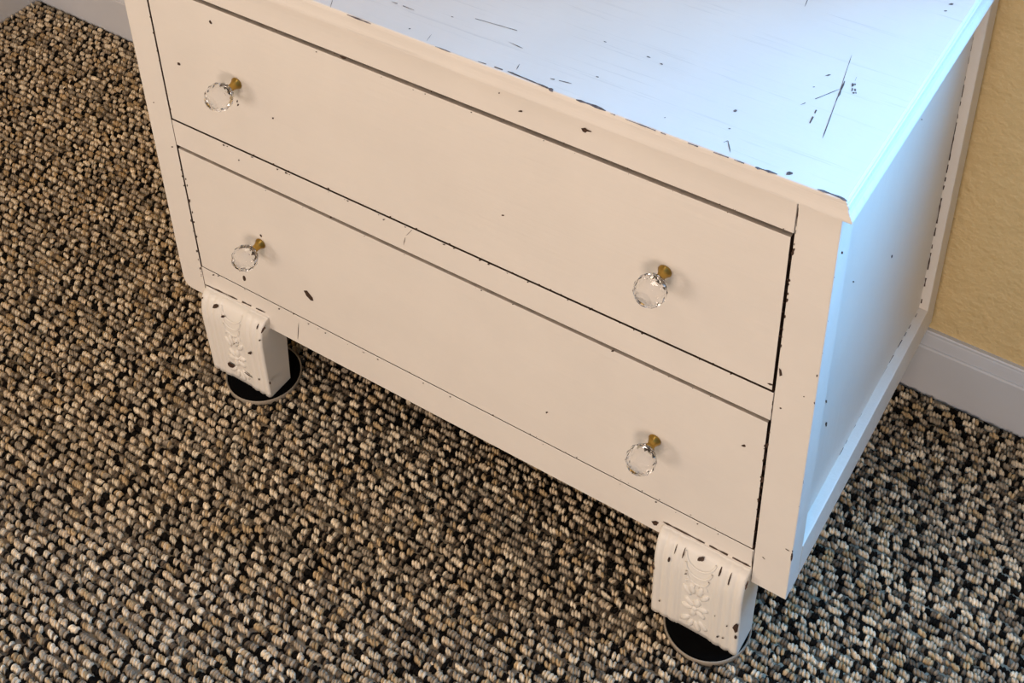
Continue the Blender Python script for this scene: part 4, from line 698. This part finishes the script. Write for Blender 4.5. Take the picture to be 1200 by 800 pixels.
  [(0.7595,0.0242),(0.7591,0.0228),(0.7583,0.0213),(0.7572,0.0208),(0.7567,0.0217),(0.7569,0.0233),(0.7581,0.0244),(0.7592,0.0251)],
  [(0.7658,0.028),(0.7652,0.0265),(0.764,0.0254),(0.763,0.0248),(0.7625,0.0251),(0.7629,0.0261),(0.7638,0.0276),(0.7649,0.0279)],
  [(0.7684,0.0544),(0.7685,0.0532),(0.7678,0.0524),(0.767,0.0519),(0.7668,0.0531),(0.7671,0.0542),(0.7676,0.0548),(0.7683,0.0557)],
  [(0.6809,0.097),(0.6808,0.0948),(0.6804,0.0922),(0.6797,0.0933),(0.6796,0.096),(0.6796,0.0987),(0.6801,0.1009),(0.6807,0.0992)],
  [(0.6822,0.0913),(0.6827,0.0883),(0.6825,0.0855),(0.6812,0.0845),(0.6797,0.0878),(0.6788,0.0917),(0.6793,0.0947),(0.6809,0.0926)],
  [(0.6898,0.0311),(0.69,0.0297),(0.6892,0.0288),(0.6885,0.0288),(0.6879,0.0295),(0.6885,0.031),(0.689,0.0322),(0.6898,0.0326)],
  [(0.7841,0.1431),(0.7835,0.141),(0.7829,0.1396),(0.7821,0.1391),(0.7819,0.1419),(0.7824,0.1443),(0.7831,0.1466),(0.7838,0.1452)],
  [(0.784,0.1346),(0.7835,0.1321),(0.7831,0.13),(0.7823,0.1309),(0.7821,0.1331),(0.7818,0.1356),(0.7825,0.137),(0.7832,0.1362)],
  [(0.7552,0.1526),(0.7547,0.1488),(0.7539,0.1462),(0.753,0.1467),(0.7531,0.1517),(0.7537,0.1568),(0.7546,0.1571),(0.7549,0.1552)],
  [(0.7658,0.1569),(0.7655,0.1498),(0.7648,0.1504),(0.7641,0.1495),(0.7641,0.1561),(0.7649,0.1632),(0.7657,0.1649),(0.766,0.1616)],
  [(0.7139,0.156),(0.7132,0.1518),(0.7128,0.1508),(0.7123,0.1504),(0.7122,0.1551),(0.7128,0.1617),(0.7135,0.1626),(0.7136,0.1592)],
  [(0.7045,0.1644),(0.7041,0.1606),(0.7035,0.158),(0.7033,0.1603),(0.7033,0.1639),(0.7037,0.1687),(0.7043,0.1707),(0.7045,0.1676)],
  [(0.7545,0.0609),(0.7541,0.06),(0.7538,0.0592),(0.7534,0.0595),(0.753,0.0596),(0.7532,0.0606),(0.7537,0.0617),(0.7542,0.0615)],
 ]),
}
# ------------------------------------------------------------------ helpers
def link(name, me, mats, parent=None):
    for m in (mats if isinstance(mats, (list, tuple)) else [mats]): me.materials.append(m)
    o = bpy.data.objects.new(name, me); C.objects.link(o)
    if parent is not None: o.parent = parent
    return o
def from_bm(name, bm, mats, parent=None, smooth=False):
    bmesh.ops.recalc_face_normals(bm, faces=bm.faces)
    me = bpy.data.meshes.new(name); bm.to_mesh(me); bm.free()
    if smooth: me.polygons.foreach_set('use_smooth', [True]*len(me.polygons))
    return link(name, me, mats, parent)
def add_box(bm, x0, x1, y0, y1, z0, z1, mi=0):
    v = [bm.verts.new(p) for p in ((x0,y0,z0),(x1,y0,z0),(x1,y1,z0),(x0,y1,z0),(x0,y0,z1),(x1,y0,z1),(x1,y1,z1),(x0,y1,z1))]
    fs = []
    for q in ((0,3,2,1),(4,5,6,7),(0,1,5,4),(1,2,6,5),(2,3,7,6),(3,0,4,7)):
        f = bm.faces.new([v[i] for i in q]); f.material_index = mi; fs.append(f)
    return fs
def bevel(bm, off=0.0012, seg=2, edges=None):
    bmesh.ops.bevel(bm, geom=list(edges or bm.edges), offset=off, segments=seg, affect='EDGES', profile=0.6)
def add_prism(bm, poly, a0, a1, ax, mi=0):
    """poly in the two other axes (in order), extruded along ax from a0 to a1"""
    def P(p, a):
        q = list(p); q.insert(ax, a); return q
    A = [bm.verts.new(P(p, a0)) for p in poly]; B = [bm.verts.new(P(p, a1)) for p in poly]
    n = len(poly); out = [bm.faces.new(A[::-1]), bm.faces.new(B)]
    for i in range(n): out.append(bm.faces.new((A[i], A[(i+1) % n], B[(i+1) % n], B[i])))
    for f in out: f.material_index = mi
    return out
def chips(bm, key, mi, outward, off=0.0002, depth_fn=None):
    """worn-off paint: small irregular flakes of bare wood on the surface"""
    ax, val, polys = CHIPS[key]
    for k, poly in enumerate(polys):
        e = off + 0.00001*(k % 9)
        vs = []
        for p in poly:
            q = list(p); q.insert(ax, val)
            if depth_fn: q[ax] = depth_fn(q)
            q[ax] += outward*e
            vs.append(bm.verts.new(q))
        try: f = bm.faces.new(vs)
        except ValueError: continue
        f.material_index = mi
        f.normal_update()
        if f.normal[ax]*outward < 0: f.normal_flip()
def finish(name, bm, mats, parent, smooth=False):
    me = bpy.data.meshes.new(name); bm.to_mesh(me); bm.free()
    if smooth: me.polygons.foreach_set('use_smooth', [True]*len(me.polygons))
    return link(name, me, mats, parent)
def fix(bm): bmesh.ops.recalc_face_normals(bm, faces=bm.faces)
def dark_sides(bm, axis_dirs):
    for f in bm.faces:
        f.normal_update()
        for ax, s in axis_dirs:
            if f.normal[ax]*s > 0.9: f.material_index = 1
def thing(name, label, cat, loc=(0,0,0), group=None):
    o = bpy.data.objects.new(name, None); C.objects.link(o); o.location = loc
    o.empty_display_size = 0.05
    o['label'] = label; o['category'] = cat
    if group: o['group'] = group
    return o

# ------------------------------------------------------------------ the room
WY, WX0, WYP = -0.0150673, 0.3, 0.44466
cw, sw = math.cos(WY), math.sin(WY)
def room(x, y, z):
    """room frame: x along the back wall, y from the face of its baseboard, turned a little to the dresser"""
    return (WX0+(x-WX0)*cw-y*sw, WYP+(x-WX0)*sw+y*cw, z)
def to_room(bm):
    for v in bm.verts: v.co = Vector(room(*v.co))
XL, XR, YF, HT = -0.8368, 4.2, -4.8, 2.6       # faces of the left and right baseboards, front wall, ceiling
BT = 0.013
FL = -0.006
def struct(name, bm, mat):
    fix(bm); to_room(bm)
    o = from_bm(name, bm, mat); o['kind'] = 'structure'; return o
bm = bmesh.new(); add_box(bm, XL-BT-0.1, XR+0.1, YF-0.1, BT+0.1, FL-0.05, FL); struct('floor', bm, m_floor)
bm = bmesh.new(); add_box(bm, XL-BT-0.1, XR+0.1, YF-0.1, BT+0.1, HT, HT+0.05); struct('ceiling', bm, m_ceil)
bm = bmesh.new()
x0, x1, z0, z1 = WIN
add_box(bm, XL-BT, x0, BT, BT+0.1, FL, HT); add_box(bm, x1, XR, BT, BT+0.1, FL, HT)
add_box(bm, x0, x1, BT, BT+0.1, FL, z0); add_box(bm, x0, x1, BT, BT+0.1, z1, HT)
struct('wall_back', bm, m_wall)
bm = bmesh.new(); add_box(bm, XL-BT-0.1, XL-BT, YF, BT+0.1, FL, HT); struct('wall_left', bm, m_wall)
bm = bmesh.new(); add_box(bm, XR, XR+0.1, YF, BT+0.1, FL, HT); struct('wall_right', bm, m_ceil)
bm = bmesh.new(); add_box(bm, XL-BT-0.1, XR+0.1, YF-0.1, YF, FL, HT); struct('wall_front', bm, m_ceil)
bm = bmesh.new()
fwid = 0.05
add_box(bm, x0-0.06, x0, 0.0, BT, z0-0.06, z1+0.06); add_box(bm, x1, x1+0.06, 0.0, BT, z0-0.06, z1+0.06)
add_box(bm, x0, x1, 0.0, BT, z1, z1+0.06); add_box(bm, x0-0.08, x1+0.08, -0.03, BT, z0-0.03, z0)
add_box(bm, (x0+x1)/2-0.02, (x0+x1)/2+0.02, BT+0.03, BT+0.07, z0, z1)
struct('window_1', bm, m_trimw)
# baseboards with a moulded cap
PB = [(0.0, 0.0), (0.0, 0.0725), (0.0012, 0.0750), (0.0030, 0.0755), (0.0036, 0.0790), (0.0046, 0.0850), (0.0058, 0.0905), (0.0066, 0.0925),
      (0.0066, 0.0950), (0.0078, 0.0968), (0.0130, 0.0968), (0.0130, FL), (0.0, FL)]
PB = PB[1:]
bm = bmesh.new(); add_prism(bm, PB, XL-BT, XR, 0); struct('baseboard_back', bm, m_trimw)
bm = bmesh.new(); add_prism(bm, [(XL-d, z) for d, z in PB], YF, 0.0, 1); struct('baseboard_left', bm, m_trimw)

# ------------------------------------------------------------------ carpet pile: one loop of yarn after another in rows along the back wall
def make_pile():
    rng = np.random.default_rng(7)
    px, py = 0.0037, 0.0092
    xs0, xs1, ys0, ys1 = XL+0.002, 1.45, -1.25, -0.004
    rows = int((ys1-ys0)/py)
    pos = []; colr = []; siz = []; tilt = []
    pal = np.array([(0.82, 0.70, 0.505), (0.68, 0.55, 0.375), (0.52, 0.38, 0.21), (0.40, 0.33, 0.235), (0.010, 0.008, 0.006), (0.16, 0.122, 0.082)])
    for r in range(rows):
        y = ys1-0.004-r*py
        n = int((xs1-xs0)/px)
        x = xs0+rng.uniform(0, px)+np.arange(n)*px
        kinds = np.empty(n, int); arc = np.zeros(n); shade = np.ones(n); lean = np.zeros(n); off = np.zeros(n); i = 0
        while i < n:
            L = int(rng.integers(2, 5)); k = rng.choice([0, 0, 0, 1, 1, 1, 2, 3, 3]); j = min(n, i+L)
            kinds[i:j] = k; t = (np.arange(j-i)+0.5)/L; arc[i:j] = np.sin(np.pi*t); shade[i:j] = rng.uniform(0.8, 1.12)
            odd = rng.random(j-i) < 0.16; kinds[i:j] = np.where(odd, rng.choice([2, 3, 5]), kinds[i:j])
            lean[i:j] = rng.normal(0.35, 0.3); off[i:j] = rng.normal(0, 0.0009)
            i = j
            if i >= n: break
            L = int(rng.integers(1, 4)); j = min(n, i+L); off[i:j] = rng.normal(0.0006, 0.001); kinds[i:j] = rng.choice([4, 4, 4, 5, 5, 3], j-i); i = j
        c = pal[kinds]*(shade*rng.uniform(0.85, 1.1, n))[:, None]
        dark = kinds >= 4
        h = np.where(dark, 0.0056, 0.0060+0.0022*arc)+rng.uniform(-0.0006, 0.0006, n)
        yy = y+off+0.0007*np.sin(x*19+r*0.7)+rng.normal(0, 0.0006, n)
        xx = x+rng.normal(0, 0.0004, n)
        pos.append(np.stack([xx, yy, np.full(n, FL-0.0008)], 1)); colr.append(c)
        siz.append(np.stack([np.where(dark, 0.0024, 0.0023)+rng.uniform(-.0002, .0005, n), np.where(dark, 0.0044, 0.0038+0.0010*arc)+rng.uniform(-.0004, .0006, n), h], 1))
        tilt.append(lean+rng.normal(0, 0.18, n))
    pos = np.concatenate(pos); colr = np.concatenate(colr); siz = np.concatenate(siz); tilt = np.concatenate(tilt)
    # keep what the room can show from about here
    wx = np.array([room(x, y, 0) for x, y in zip(pos[:, 0], pos[:, 1])])
    X, Y = wx[:, 0], wx[:, 1]
    keep = (Y > -0.447-0.24+np.where(X > 0.14, 0.63*(X-0.14), 0.84*(0.14-X))) & ~((X > 0.05) & (X < 0.77) & (Y > 0.30))
    for cx, cy, rr in DISCS:
        keep &= np.hypot(wx[:, 0]-cx, wx[:, 1]-cy) > rr-0.001
    pos, colr, siz, tilt = wx[keep], colr[keep], siz[keep], tilt[keep]
    pos[:, 2] = FL-0.0008
    # template: upper part of a coil-like bead
    SEG, RIN = 8, 3
    tv = []
    for k in range(RIN):
        el = [0.0, 0.62, 1.12][k]
        for s in range(SEG):
            a = 2*math.pi*s/SEG
            tv.append((math.cos(a)*math.cos(el), math.sin(a)*math.cos(el), math.sin(el)))
    tv.append((0, 0, 1.0)); tv = np.array(tv)
    tf = []
    for k in range(RIN-1):
        for s in range(SEG):
            a, b2 = k*SEG+s, k*SEG+(s+1) % SEG
            tf += [(a, b2, b2+SEG), (a, b2+SEG, a+SEG)]
    for s in range(SEG): tf.append(((RIN-1)*SEG+s, (RIN-1)*SEG+(s+1) % SEG, RIN*SEG))
    tf = np.array(tf)
    N, K = len(pos), len(tv)
    V = tv[None]*siz[:, None, :]
    ca, sa = np.cos(tilt)[:, None], np.sin(tilt)[:, None]
    vx, vy = V[..., 0]*ca-V[..., 1]*sa, V[..., 0]*sa+V[..., 1]*ca
    V = np.stack([vx, vy, V[..., 2]], -1)+pos[:, None, :]
    F = (tf[None]+(np.arange(N)*K)[:, None, None]).reshape(-1)
    me = bpy.data.meshes.new('carpet_pile')
    me.vertices.add(N*K); me.vertices.foreach_set('co', V.reshape(-1).astype(np.float32))
    nf = N*len(tf)
    me.loops.add(nf*3); me.loops.foreach_set('vertex_index', F.astype(np.int32))
    me.polygons.add(nf); me.polygons.foreach_set('loop_start', (np.arange(nf)*3).astype(np.int32))
    me.polygons.foreach_set('use_smooth', np.ones(nf, bool))
    me.update(calc_edges=True)
    ca_ = me.color_attributes.new('yarn', 'FLOAT_COLOR', 'POINT')
    ply = np.random.default_rng(3).uniform(0.60, 1.2, (N, K, 1))       # heathered plies
    cc = np.concatenate([colr[:, None, :]*ply, np.ones((N, K, 1))], 2)
    ca_.data.foreach_set('color', cc.reshape(-1).astype(np.float32))
    o = link('carpet_pile', me, m_pile)
    o['kind'] = 'stuff'; o['label'] = 'flecked brown, cream and black looped berber carpet pile on the floor'; o['category'] = 'carpet'
    print('pile loops', N, 'tris', nf)
DISCS = [(0.0982, 0.0170, 0.0490), (0.7368, 0.0098, 0.0475)]
make_pile()

# ------------------------------------------------------------------ furniture sliders under the front legs
def lathe(bm, prof, seg, mi=0, axis='Z', origin=(0,0,0), smooth=True):
    rings = []
    for r, h in prof:
        ring = []
        for s in range(seg):
            a = 2*math.pi*s/seg
            p = (r*math.cos(a), r*math.sin(a), h) if axis == 'Z' else (r*math.cos(a), -h, r*math.sin(a))
            ring.append(bm.verts.new((p[0]+origin[0], p[1]+origin[1], p[2]+origin[2])))
        rings.append(ring)
    for A, B in zip(rings[:-1], rings[1:]):
        for s in range(seg):
            f = bm.faces.new((A[s], A[(s+1) % seg], B[(s+1) % seg], B[s])); f.material_index = mi; f.smooth = smooth
    for ring in (rings[0], rings[-1]):
        try: f = bm.faces.new(ring); f.material_index = mi
        except ValueError: pass
DT = 0.0036
for (cx, cy, r), lab in zip(DISCS, ('round black furniture slider with thin tan rim under the left front leg', 'round black furniture slider with thin tan rim under the right front leg')):
    t = thing('furniture_slider', lab, 'furniture slider', (cx, cy, 0), 'furniture sliders under the front legs')
    bm = bmesh.new(); lathe(bm, [(r-0.002, FL+0.0002), (r-0.0003, FL+0.0012), (r, 0.0005), (r, DT-0.0005), (r-0.0004, DT), (r-0.0010, DT), (r-0.0013, DT-0.0012), (r-0.0020, DT-0.0018)], 72)
    from_bm('rim', bm, m_rim, t)
    bm = bmesh.new(); lathe(bm, [(r-0.0021, FL+0.0004), (r-0.0021, DT-0.0017), (r-0.0030, DT-0.0010), (r-0.009, DT-0.0008)], 72)
    from_bm('pad', bm, m_black, t)

# ------------------------------------------------------------------ the dresser
W, YB = 0.82, 0.4345
A_, B_ = 0.0378, 0.7823
dresser = thing('dresser', 'white painted two-drawer wooden dresser with chipped paint, crystal knobs and carved front legs', 'dresser', (0.41, 0.2, 0))
bpy.context.view_layer.update()
OFF = Vector((-0.41, -0.2, 0))
def part(name, bm, mats, parent=dresser, smooth=False):
    o = finish(name, bm, mats, parent, smooth)
    if parent is dresser: o.matrix_parent_inverse = Matrix.Translation(OFF)
    return o
# front stiles
for side in ('left', 'right'):
    bm = bmesh.new()
    zb, zt = 0.1237, 0.6455
    if side == 'left':
        poly = [(0.0, zb+0.013), (0.0, zt), (A_, zt), (A_, zb), (0.012, zb), (0.0065, zb+0.0018), (0.0022, zb+0.0062)]
    else:
        poly = [(B_, zb), (B_, zt), (W, zt), (W, zb)]
    add_prism(bm, poly, 0.0, 0.0315, 1); fix(bm)
    bevel(bm, 0.0011, 2, [e for e in bm.edges if abs(e.verts[0].co.y-e.verts[1].co.y) < 1e-6 and e.verts[0].co.y < 0.001 or
                          abs(e.verts[0].co.z-e.verts[1].co.z) > 0.3])
    dark_sides(bm, [(0, 1 if side == 'left' else -1)])
    chips(bm, 'stile_'+side, 1, -1)
    part('front_stile', bm, [m_front if side == 'left' else m_front, m_chip])
# rails
def rail(name, key, z0, z1, y1=0.03, x0=A_+0.0005, x1=B_-0.0007):
    bm = bmesh.new(); add_box(bm, x0, x1, 0.0002, y1, z0, z1); fix(bm); bevel(bm, 0.0005, 1)
    dark_sides(bm, [(2, 1), (2, -1)])
    chips(bm, key, 1, -1)
    part(name, bm, [m_front, m_chip])
rail('top_rail', 'top_rail', 0.6034, 0.6455)
rail('middle_rail', 'middle_rail', 0.3708, 0.4078, 0.05)
rail('bottom_rail', 'bottom_rail', 0.1249, 0.1747, 0.05)
# sides: recessed panel in a frame
for s, xa in ((1, W), (-1, 0.0)):
    X = lambda d: xa-s*d
    def sbox(bm, d0, d1, *r): add_box(bm, min(X(d0), X(d1)), max(X(d0), X(d1)), *r)
    vis = s > 0
    bm = bmesh.new(); sbox(bm, 0.0, 0.030, 0.4005, YB, 0.1237, 0.6455); fix(bm); bevel(bm, 0.0015, 2)
    if vis: chips(bm, 'rear_post', 1, -1)
    part('rear_post', bm, [m_side, m_chip])
    bm = bmesh.new(); sbox(bm, 0.0, 0.030, 0.032, 0.4003, 0.1237, 0.1718); fix(bm); bevel(bm, 0.0012, 2)
    if vis: chips(bm, 'side_rail', 1, 1)
    part('side_rail', bm, [m_side, m_chip])
    bm = bmesh.new(); sbox(bm, 0.011, 0.019, 0.0317, 0.4003, 0.1720, 0.6455); fix(bm)
    if vis: chips(bm, 'side_panel', 1, 1)
    part('side_panel', bm, [m_side, m_chip])
bm = bmesh.new(); add_box(bm, 0.031, W-0.031, YB-0.012, YB-0.004, 0.13, 0.6455); fix(bm); part('back_panel', bm, [m_wood])
bm = bmesh.new(); add_box(bm, 0.0385, W-0.0385, 0.051, YB-0.013, 0.128, 0.138); fix(bm); part('bottom_board', bm, [m_wood])
# top board with its moulded edge (mitred at the corners)
def top_board():
    bm = bmesh.new()
    prof = [(0.0, 0.6460), (1.0, 0.6460), (1.06, 0.6472), (1.0, 0.6492), (0.86, 0.6512), (0.66, 0.6536), (0.50, 0.6566), (0.44, 0.6596), (0.42, 0.6618), (0.30, 0.6622), (0.22, 0.6640), (0.04, 0.6652), (0.0, 0.6656)]
    fo, fi, so, si = 0.0105, 0.0083, 0.0105, 0.0024
    rings = []
    for k, (t, z) in enumerate(prof):
        if k == 0: yf, xs = -0.001, 0.001
        else:
            yf = -(fi+(fo-fi)*t) if t >= 0 else -fi+0.0
            xs = si+(so-si)*t if t >= 0 else si
            if t < 0: yf += 0.004; xs -= 0.004
        rings.append([bm.verts.new(p) for p in ((-xs, yf, z), (W+xs, yf, z), (W+xs, 0.4365, z), (-xs, 0.4365, z))])
    for A, B in zip(rings[:-1], rings[1:]):
        for i in range(4): bm.faces.new((A[i], A[(i+1) % 4], B[(i+1) % 4], B[i]))
    bm.faces.new(rings[0][::-1]); bm.faces.new(rings[-1])
    fix(bm)
    bevel(bm, 0.0006, 1, [e for e in bm.edges if e.calc_face_angle(0) > 0.9])
    chips(bm, 'top', 1, 1)
    return part('top', bm, [m_top, m_chip_top])
top_board()

# drawers with their knobs
def ball_mesh():
    """faceted crystal ball: staggered rings, axis along -y"""
    bm = bmesh.new(); r = 0.0157
    els = [-72, -46, -20, 6, 32, 56, 76]
    n = 12; rings = []
    for k, e in enumerate(els):
        el = math.radians(e)
        rings.append([bm.verts.new((r*math.cos(el)*math.cos(2*math.pi*(s+0.5*(k % 2))/n), -r*math.sin(el), r*math.cos(el)*math.sin(2*math.pi*(s+0.5*(k % 2))/n))) for s in range(n)])
    for k, (A, B) in enumerate(zip(rings[:-1], rings[1:])):
        for s in range(n):
            s1 = (s+1) % n
            if k % 2 == 0: bm.faces.new((A[s], A[s1], B[s])); bm.faces.new((A[s1], B[s1], B[s]))
            else: bm.faces.new((A[s], A[s1], B[s1])); bm.faces.new((A[s], B[s1], B[s]))
    bm.faces.new(rings[0]); bm.faces.new(rings[-1])
    fix(bm)
    me = bpy.data.meshes.new('knob_ball'); bm.to_mesh(me); bm.free(); me.materials.append(m_glass); return me
def stem_mesh(collar):
    bm = bmesh.new()
    prof = [(0.0068, 0.0002), (0.0070, 0.0010), (0.0066, 0.0018), (0.0054, 0.0036), (0.0044, 0.0064), (0.0041, 0.0090), (0.0043, 0.0110)]
    prof += [(0.0056, 0.0113), (0.0058, 0.0124), (0.0054, 0.0136), (0.0040, 0.0140)] if collar else [(0.0048, 0.0126), (0.0047, 0.0136), (0.0036, 0.0140)]
    lathe(bm, prof, 28, 0, 'Y'); fix(bm)
    me = bpy.data.meshes.new('knob_stem'); bm.to_mesh(me); bm.free(); me.materials.append(m_brass); return me
BALL, STEM, STEMC = ball_mesh(), stem_mesh(False), stem_mesh(True)
def drawer(key, z0, z1, knobs):
    bm = bmesh.new()
    x0, x1 = 0.0403, 0.7796
    add_box(bm, x0, x1, 0.0, 0.019, z0, z1); fix(bm); bevel(bm, 0.0005, 2)
    dark_sides(bm, [(0, 1), (0, -1)])
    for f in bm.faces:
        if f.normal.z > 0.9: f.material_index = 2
    # the tray behind the front
    n0 = set(bm.faces)
    add_box(bm, x0+0.006, x0+0.018, 0.0192, 0.40, z0+0.012, z1-0.02, 1)
    add_box(bm, x1-0.018, x1-0.006, 0.0192, 0.40, z0+0.012, z1-0.02, 1)
    add_box(bm, x0+0.0182, x1-0.0182, 0.388, 0.40, z0+0.012, z1-0.02, 1)
    add_box(bm, x0+0.0182, x1-0.0182, 0.0192, 0.3878, z0+0.014, z0+0.020, 1)
    chips(bm, key, 1, -1)
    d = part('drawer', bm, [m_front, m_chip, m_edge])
    for kx, kz, tx, tz, col in knobs:
        for nm, me, y in (('knob_stem', STEMC if col else STEM, 0.0), ('knob_ball', BALL, -0.0283)):
            o = bpy.data.objects.new(nm, me); C.objects.link(o); o.parent = d
            dirv = Vector((tx, -1, tz)).normalized()
            o.rotation_euler = Vector((0, -1, 0)).rotation_difference(dirv).to_euler()
            o.location = Vector((kx, 0, kz))+dirv*(-y)
            if nm == 'knob_ball': o['label'] = 'faceted clear crystal ball'
            else: o['label'] = 'aged brass stem'
drawer('drawer1', 0.4112, 0.5985, [(0.1560, 0.5082, 0.02, 0.01, False), (0.6680, 0.5012, 0.0, 0.0, False)])
drawer('drawer2', 0.1770, 0.3664, [(0.1516, 0.2725, 0.02, 0.0, False), (0.6672, 0.2680, -0.01, -0.01, True)])

# carved front legs
LP = [(0.1442, 0.0000), (0.1438, -0.0040), (0.1420, -0.0085), (0.1375, -0.0123), (0.1290, -0.0150), (0.1180, -0.0167), (0.1050, -0.0170), (0.0800, -0.0155), (0.0500, -0.0136), (0.0250, -0.0120), (DT-0.0008, -0.0106)]
LZ = [p[0] for p in LP][::-1]; LY = [p[1] for p in LP][::-1]
def leg_y(z): return float(np.interp(z, LZ, LY))
def reed(u):
    """relief across the face: three reeds, a sunk carved panel, three reeds"""
    if 0.30 < u < 0.70: 
        e = min(u-0.30, 0.70-u)/0.03
        return -0.0014*min(1, e)
    t = u/0.30 if u <= 0.30 else (1-u)/0.30
    k = t*3 % 1
    return 0.0024*(math.sqrt(max(0, 1-(2*k-1)**2))-0.85) if t < 1 else 0
def carved_leg(key, xt0, xt1, xb0, xb1):
    bm = bmesh.new()
    zs = []
    for (za, _), (zb2, _) in zip(LP[:-1], LP[1:]):
        n = max(1, int((za-zb2)/0.006)); zs += [za+(zb2-za)*i/n for i in range(n)]
    zs.append(LP[-1][0])
    NX = 72; YBK = 0.0275
    def X(u, z):
        f = (0.1442-z)/(0.1442-DT)
        a, b2 = xt0+(xb0-xt0)*f, xt1+(xb1-xt1)*f
        return a+(b2-a)*u
    grid = []
    for i, z in enumerate(zs):
        amp = min(1.0, abs(leg_y(z))/0.003)
        grid.append([bm.verts.new((X(j/NX, z), min(0.0, leg_y(z)-amp*reed(j/NX)), z)) for j in range(NX+1)])
    for i in range(len(zs)-1):
        for j in range(NX):
            f = bm.faces.new((grid[i][j], grid[i][j+1], grid[i+1][j+1], grid[i+1][j])); f.smooth = True
    # body behind the face: sides, back, bottom, top
    zt = 0.1245
    def loop(z): return [bm.verts.new((X(0, z), YBK, z)), bm.verts.new((X(1, z), YBK, z))]
    bk = [loop(z) for z in zs]
    for i in range(len(zs)-1):
        bm.faces.new((grid[i][0], grid[i+1][0], bk[i+1][0], bk[i][0]))
        bm.faces.new((grid[i][NX], bk[i][1], bk[i+1][1], grid[i+1][NX]))
        bm.faces.new((bk[i][0], bk[i+1][0], bk[i+1][1], bk[i][1]))
    bm.faces.new([bk[-1][0]]+grid[-1]+[bk[-1][1]])
    bm.faces.new(grid[0]+[bk[0][1], bk[0][0]])
    fix(bm)
    # cut away what would run into the rail: keep the block behind the face below it
    for v in bm.verts:
        if v.co.y > 0.02 and v.co.z > 0.1245: v.co.y = -0.0001
    ax, val, polys = CHIPS[key]              # flakes along the top edge sit just under it
    CHIPS[key] = (ax, val, [[(p[0], p[1]-max(0.0, max(q[1] for q in poly)-0.1405)) for p in poly] for poly in polys])
    chips(bm, key, 1, -1, 0.0008, lambda q: leg_y(q[2])-max(0, min(1.0, abs(leg_y(q[2]))/0.003)*reed(min(1, max(0, (q[0]-X(0, q[2]))/(X(1, q[2])-X(0, q[2])))))))
    leg = part('leg', bm, [m_leg, m_chip])
    # carved flower, leaves and swags in the middle panel
    cb = bmesh.new()
    def on(u, z, h=0.0): return Vector((X(u, z), leg_y(z)+0.0012-h, z))
    def petal(u, z, l, w, ang, h):
        bmesh.ops.create_uvsphere(cb, u_segments=10, v_segments=6, radius=1.0, matrix=
            Matrix.Translation(on(u, z))@Matrix.Rotation(-ang, 4, 'Y')@Matrix.Diagonal((l, h, w, 1)))
    fz = 0.052
    for k in range(6):
        a = 2*math.pi*k/6+0.3
        petal(0.5+0.088*math.cos(a), fz+0.0105*math.sin(a), 0.0078, 0.0044, a, 0.0024)
    petal(0.5, fz, 0.004, 0.004, 0, 0.0034)
    for sgn in (-1, 1):
        petal(0.5+sgn*0.10, fz+0.027, 0.0085, 0.0035, sgn*1.0, 0.0022)
        petal(0.5+sgn*0.045, fz+0.034, 0.009, 0.0035, sgn*1.35, 0.0022)
        petal(0.5+sgn*0.10, fz-0.028, 0.0085, 0.0038, -sgn*0.9, 0.0020)
        petal(0.5+sgn*0.04, fz-0.034, 0.009, 0.0035, -sgn*1.3, 0.0018)
    def tube(pts, rad):
        prev = None
        for i, p in enumerate(pts):
            d = (pts[min(i+1, len(pts)-1)]-pts[max(i-1, 0)]).normalized()
            n1 = Vector((0, -1, 0)); n2 = d.cross(n1).normalized()
            ring = [cb.verts.new(p+rad*(math.cos(t)*n2+math.sin(t)*n1)) for t in (0, math.pi/4, math.pi/2, 3*math.pi/4, math.pi)]
            if prev:
                for q in range(4): cb.faces.new((prev[q], prev[q+1], ring[q+1], ring[q]))
            prev = ring
    for zc, du, dz in ((0.140, 0.17, 0.019), (0.127, 0.15, 0.018), (0.114, 0.13, 0.017)):
        tube([on(0.5+du*math.cos(t), zc-dz*math.sin(t)) for t in np.linspace(0.1, math.pi-0.1, 15)], 0.0013)
    for sgn in (-1, 1):
        tube([on(0.5+sgn*(0.07+0.05*math.cos(t)), 0.094+0.006*math.sin(t)) for t in np.linspace(0, 5.0, 13)], 0.0012)
    fix(cb)
    for f in cb.faces: f.smooth = True
    me = bpy.data.meshes.new('flower_carving'); cb.to_mesh(me); cb.free()
    o = link('flower_carving', me, m_leg, leg)
    return leg
carved_leg('leg_left', 0.0426, 0.1436, 0.0364, 0.1340)
carved_leg('leg_right', 0.6823, 0.7818, 0.6776, 0.7801)
for xa in (0.045, 0.725):
    bm = bmesh.new()
    vt = [(xa, 0.375, 0.1279), (xa+0.05, 0.375, 0.1279), (xa+0.05, 0.42, 0.1279), (xa, 0.42, 0.1279)]
    vb = [(xa+0.006, 0.38, -0.0002), (xa+0.044, 0.38, -0.0002), (xa+0.044, 0.415, -0.0002), (xa+0.006, 0.415, -0.0002)]
    a = [bm.verts.new(p) for p in vt]; b2 = [bm.verts.new(p) for p in vb]
    bm.faces.new(a); bm.faces.new(b2[::-1])
    for i in range(4): bm.faces.new((a[i], b2[i], b2[(i+1) % 4], a[(i+1) % 4]))
    fix(bm); bevel(bm, 0.0015, 2); part('leg', bm, [m_leg])
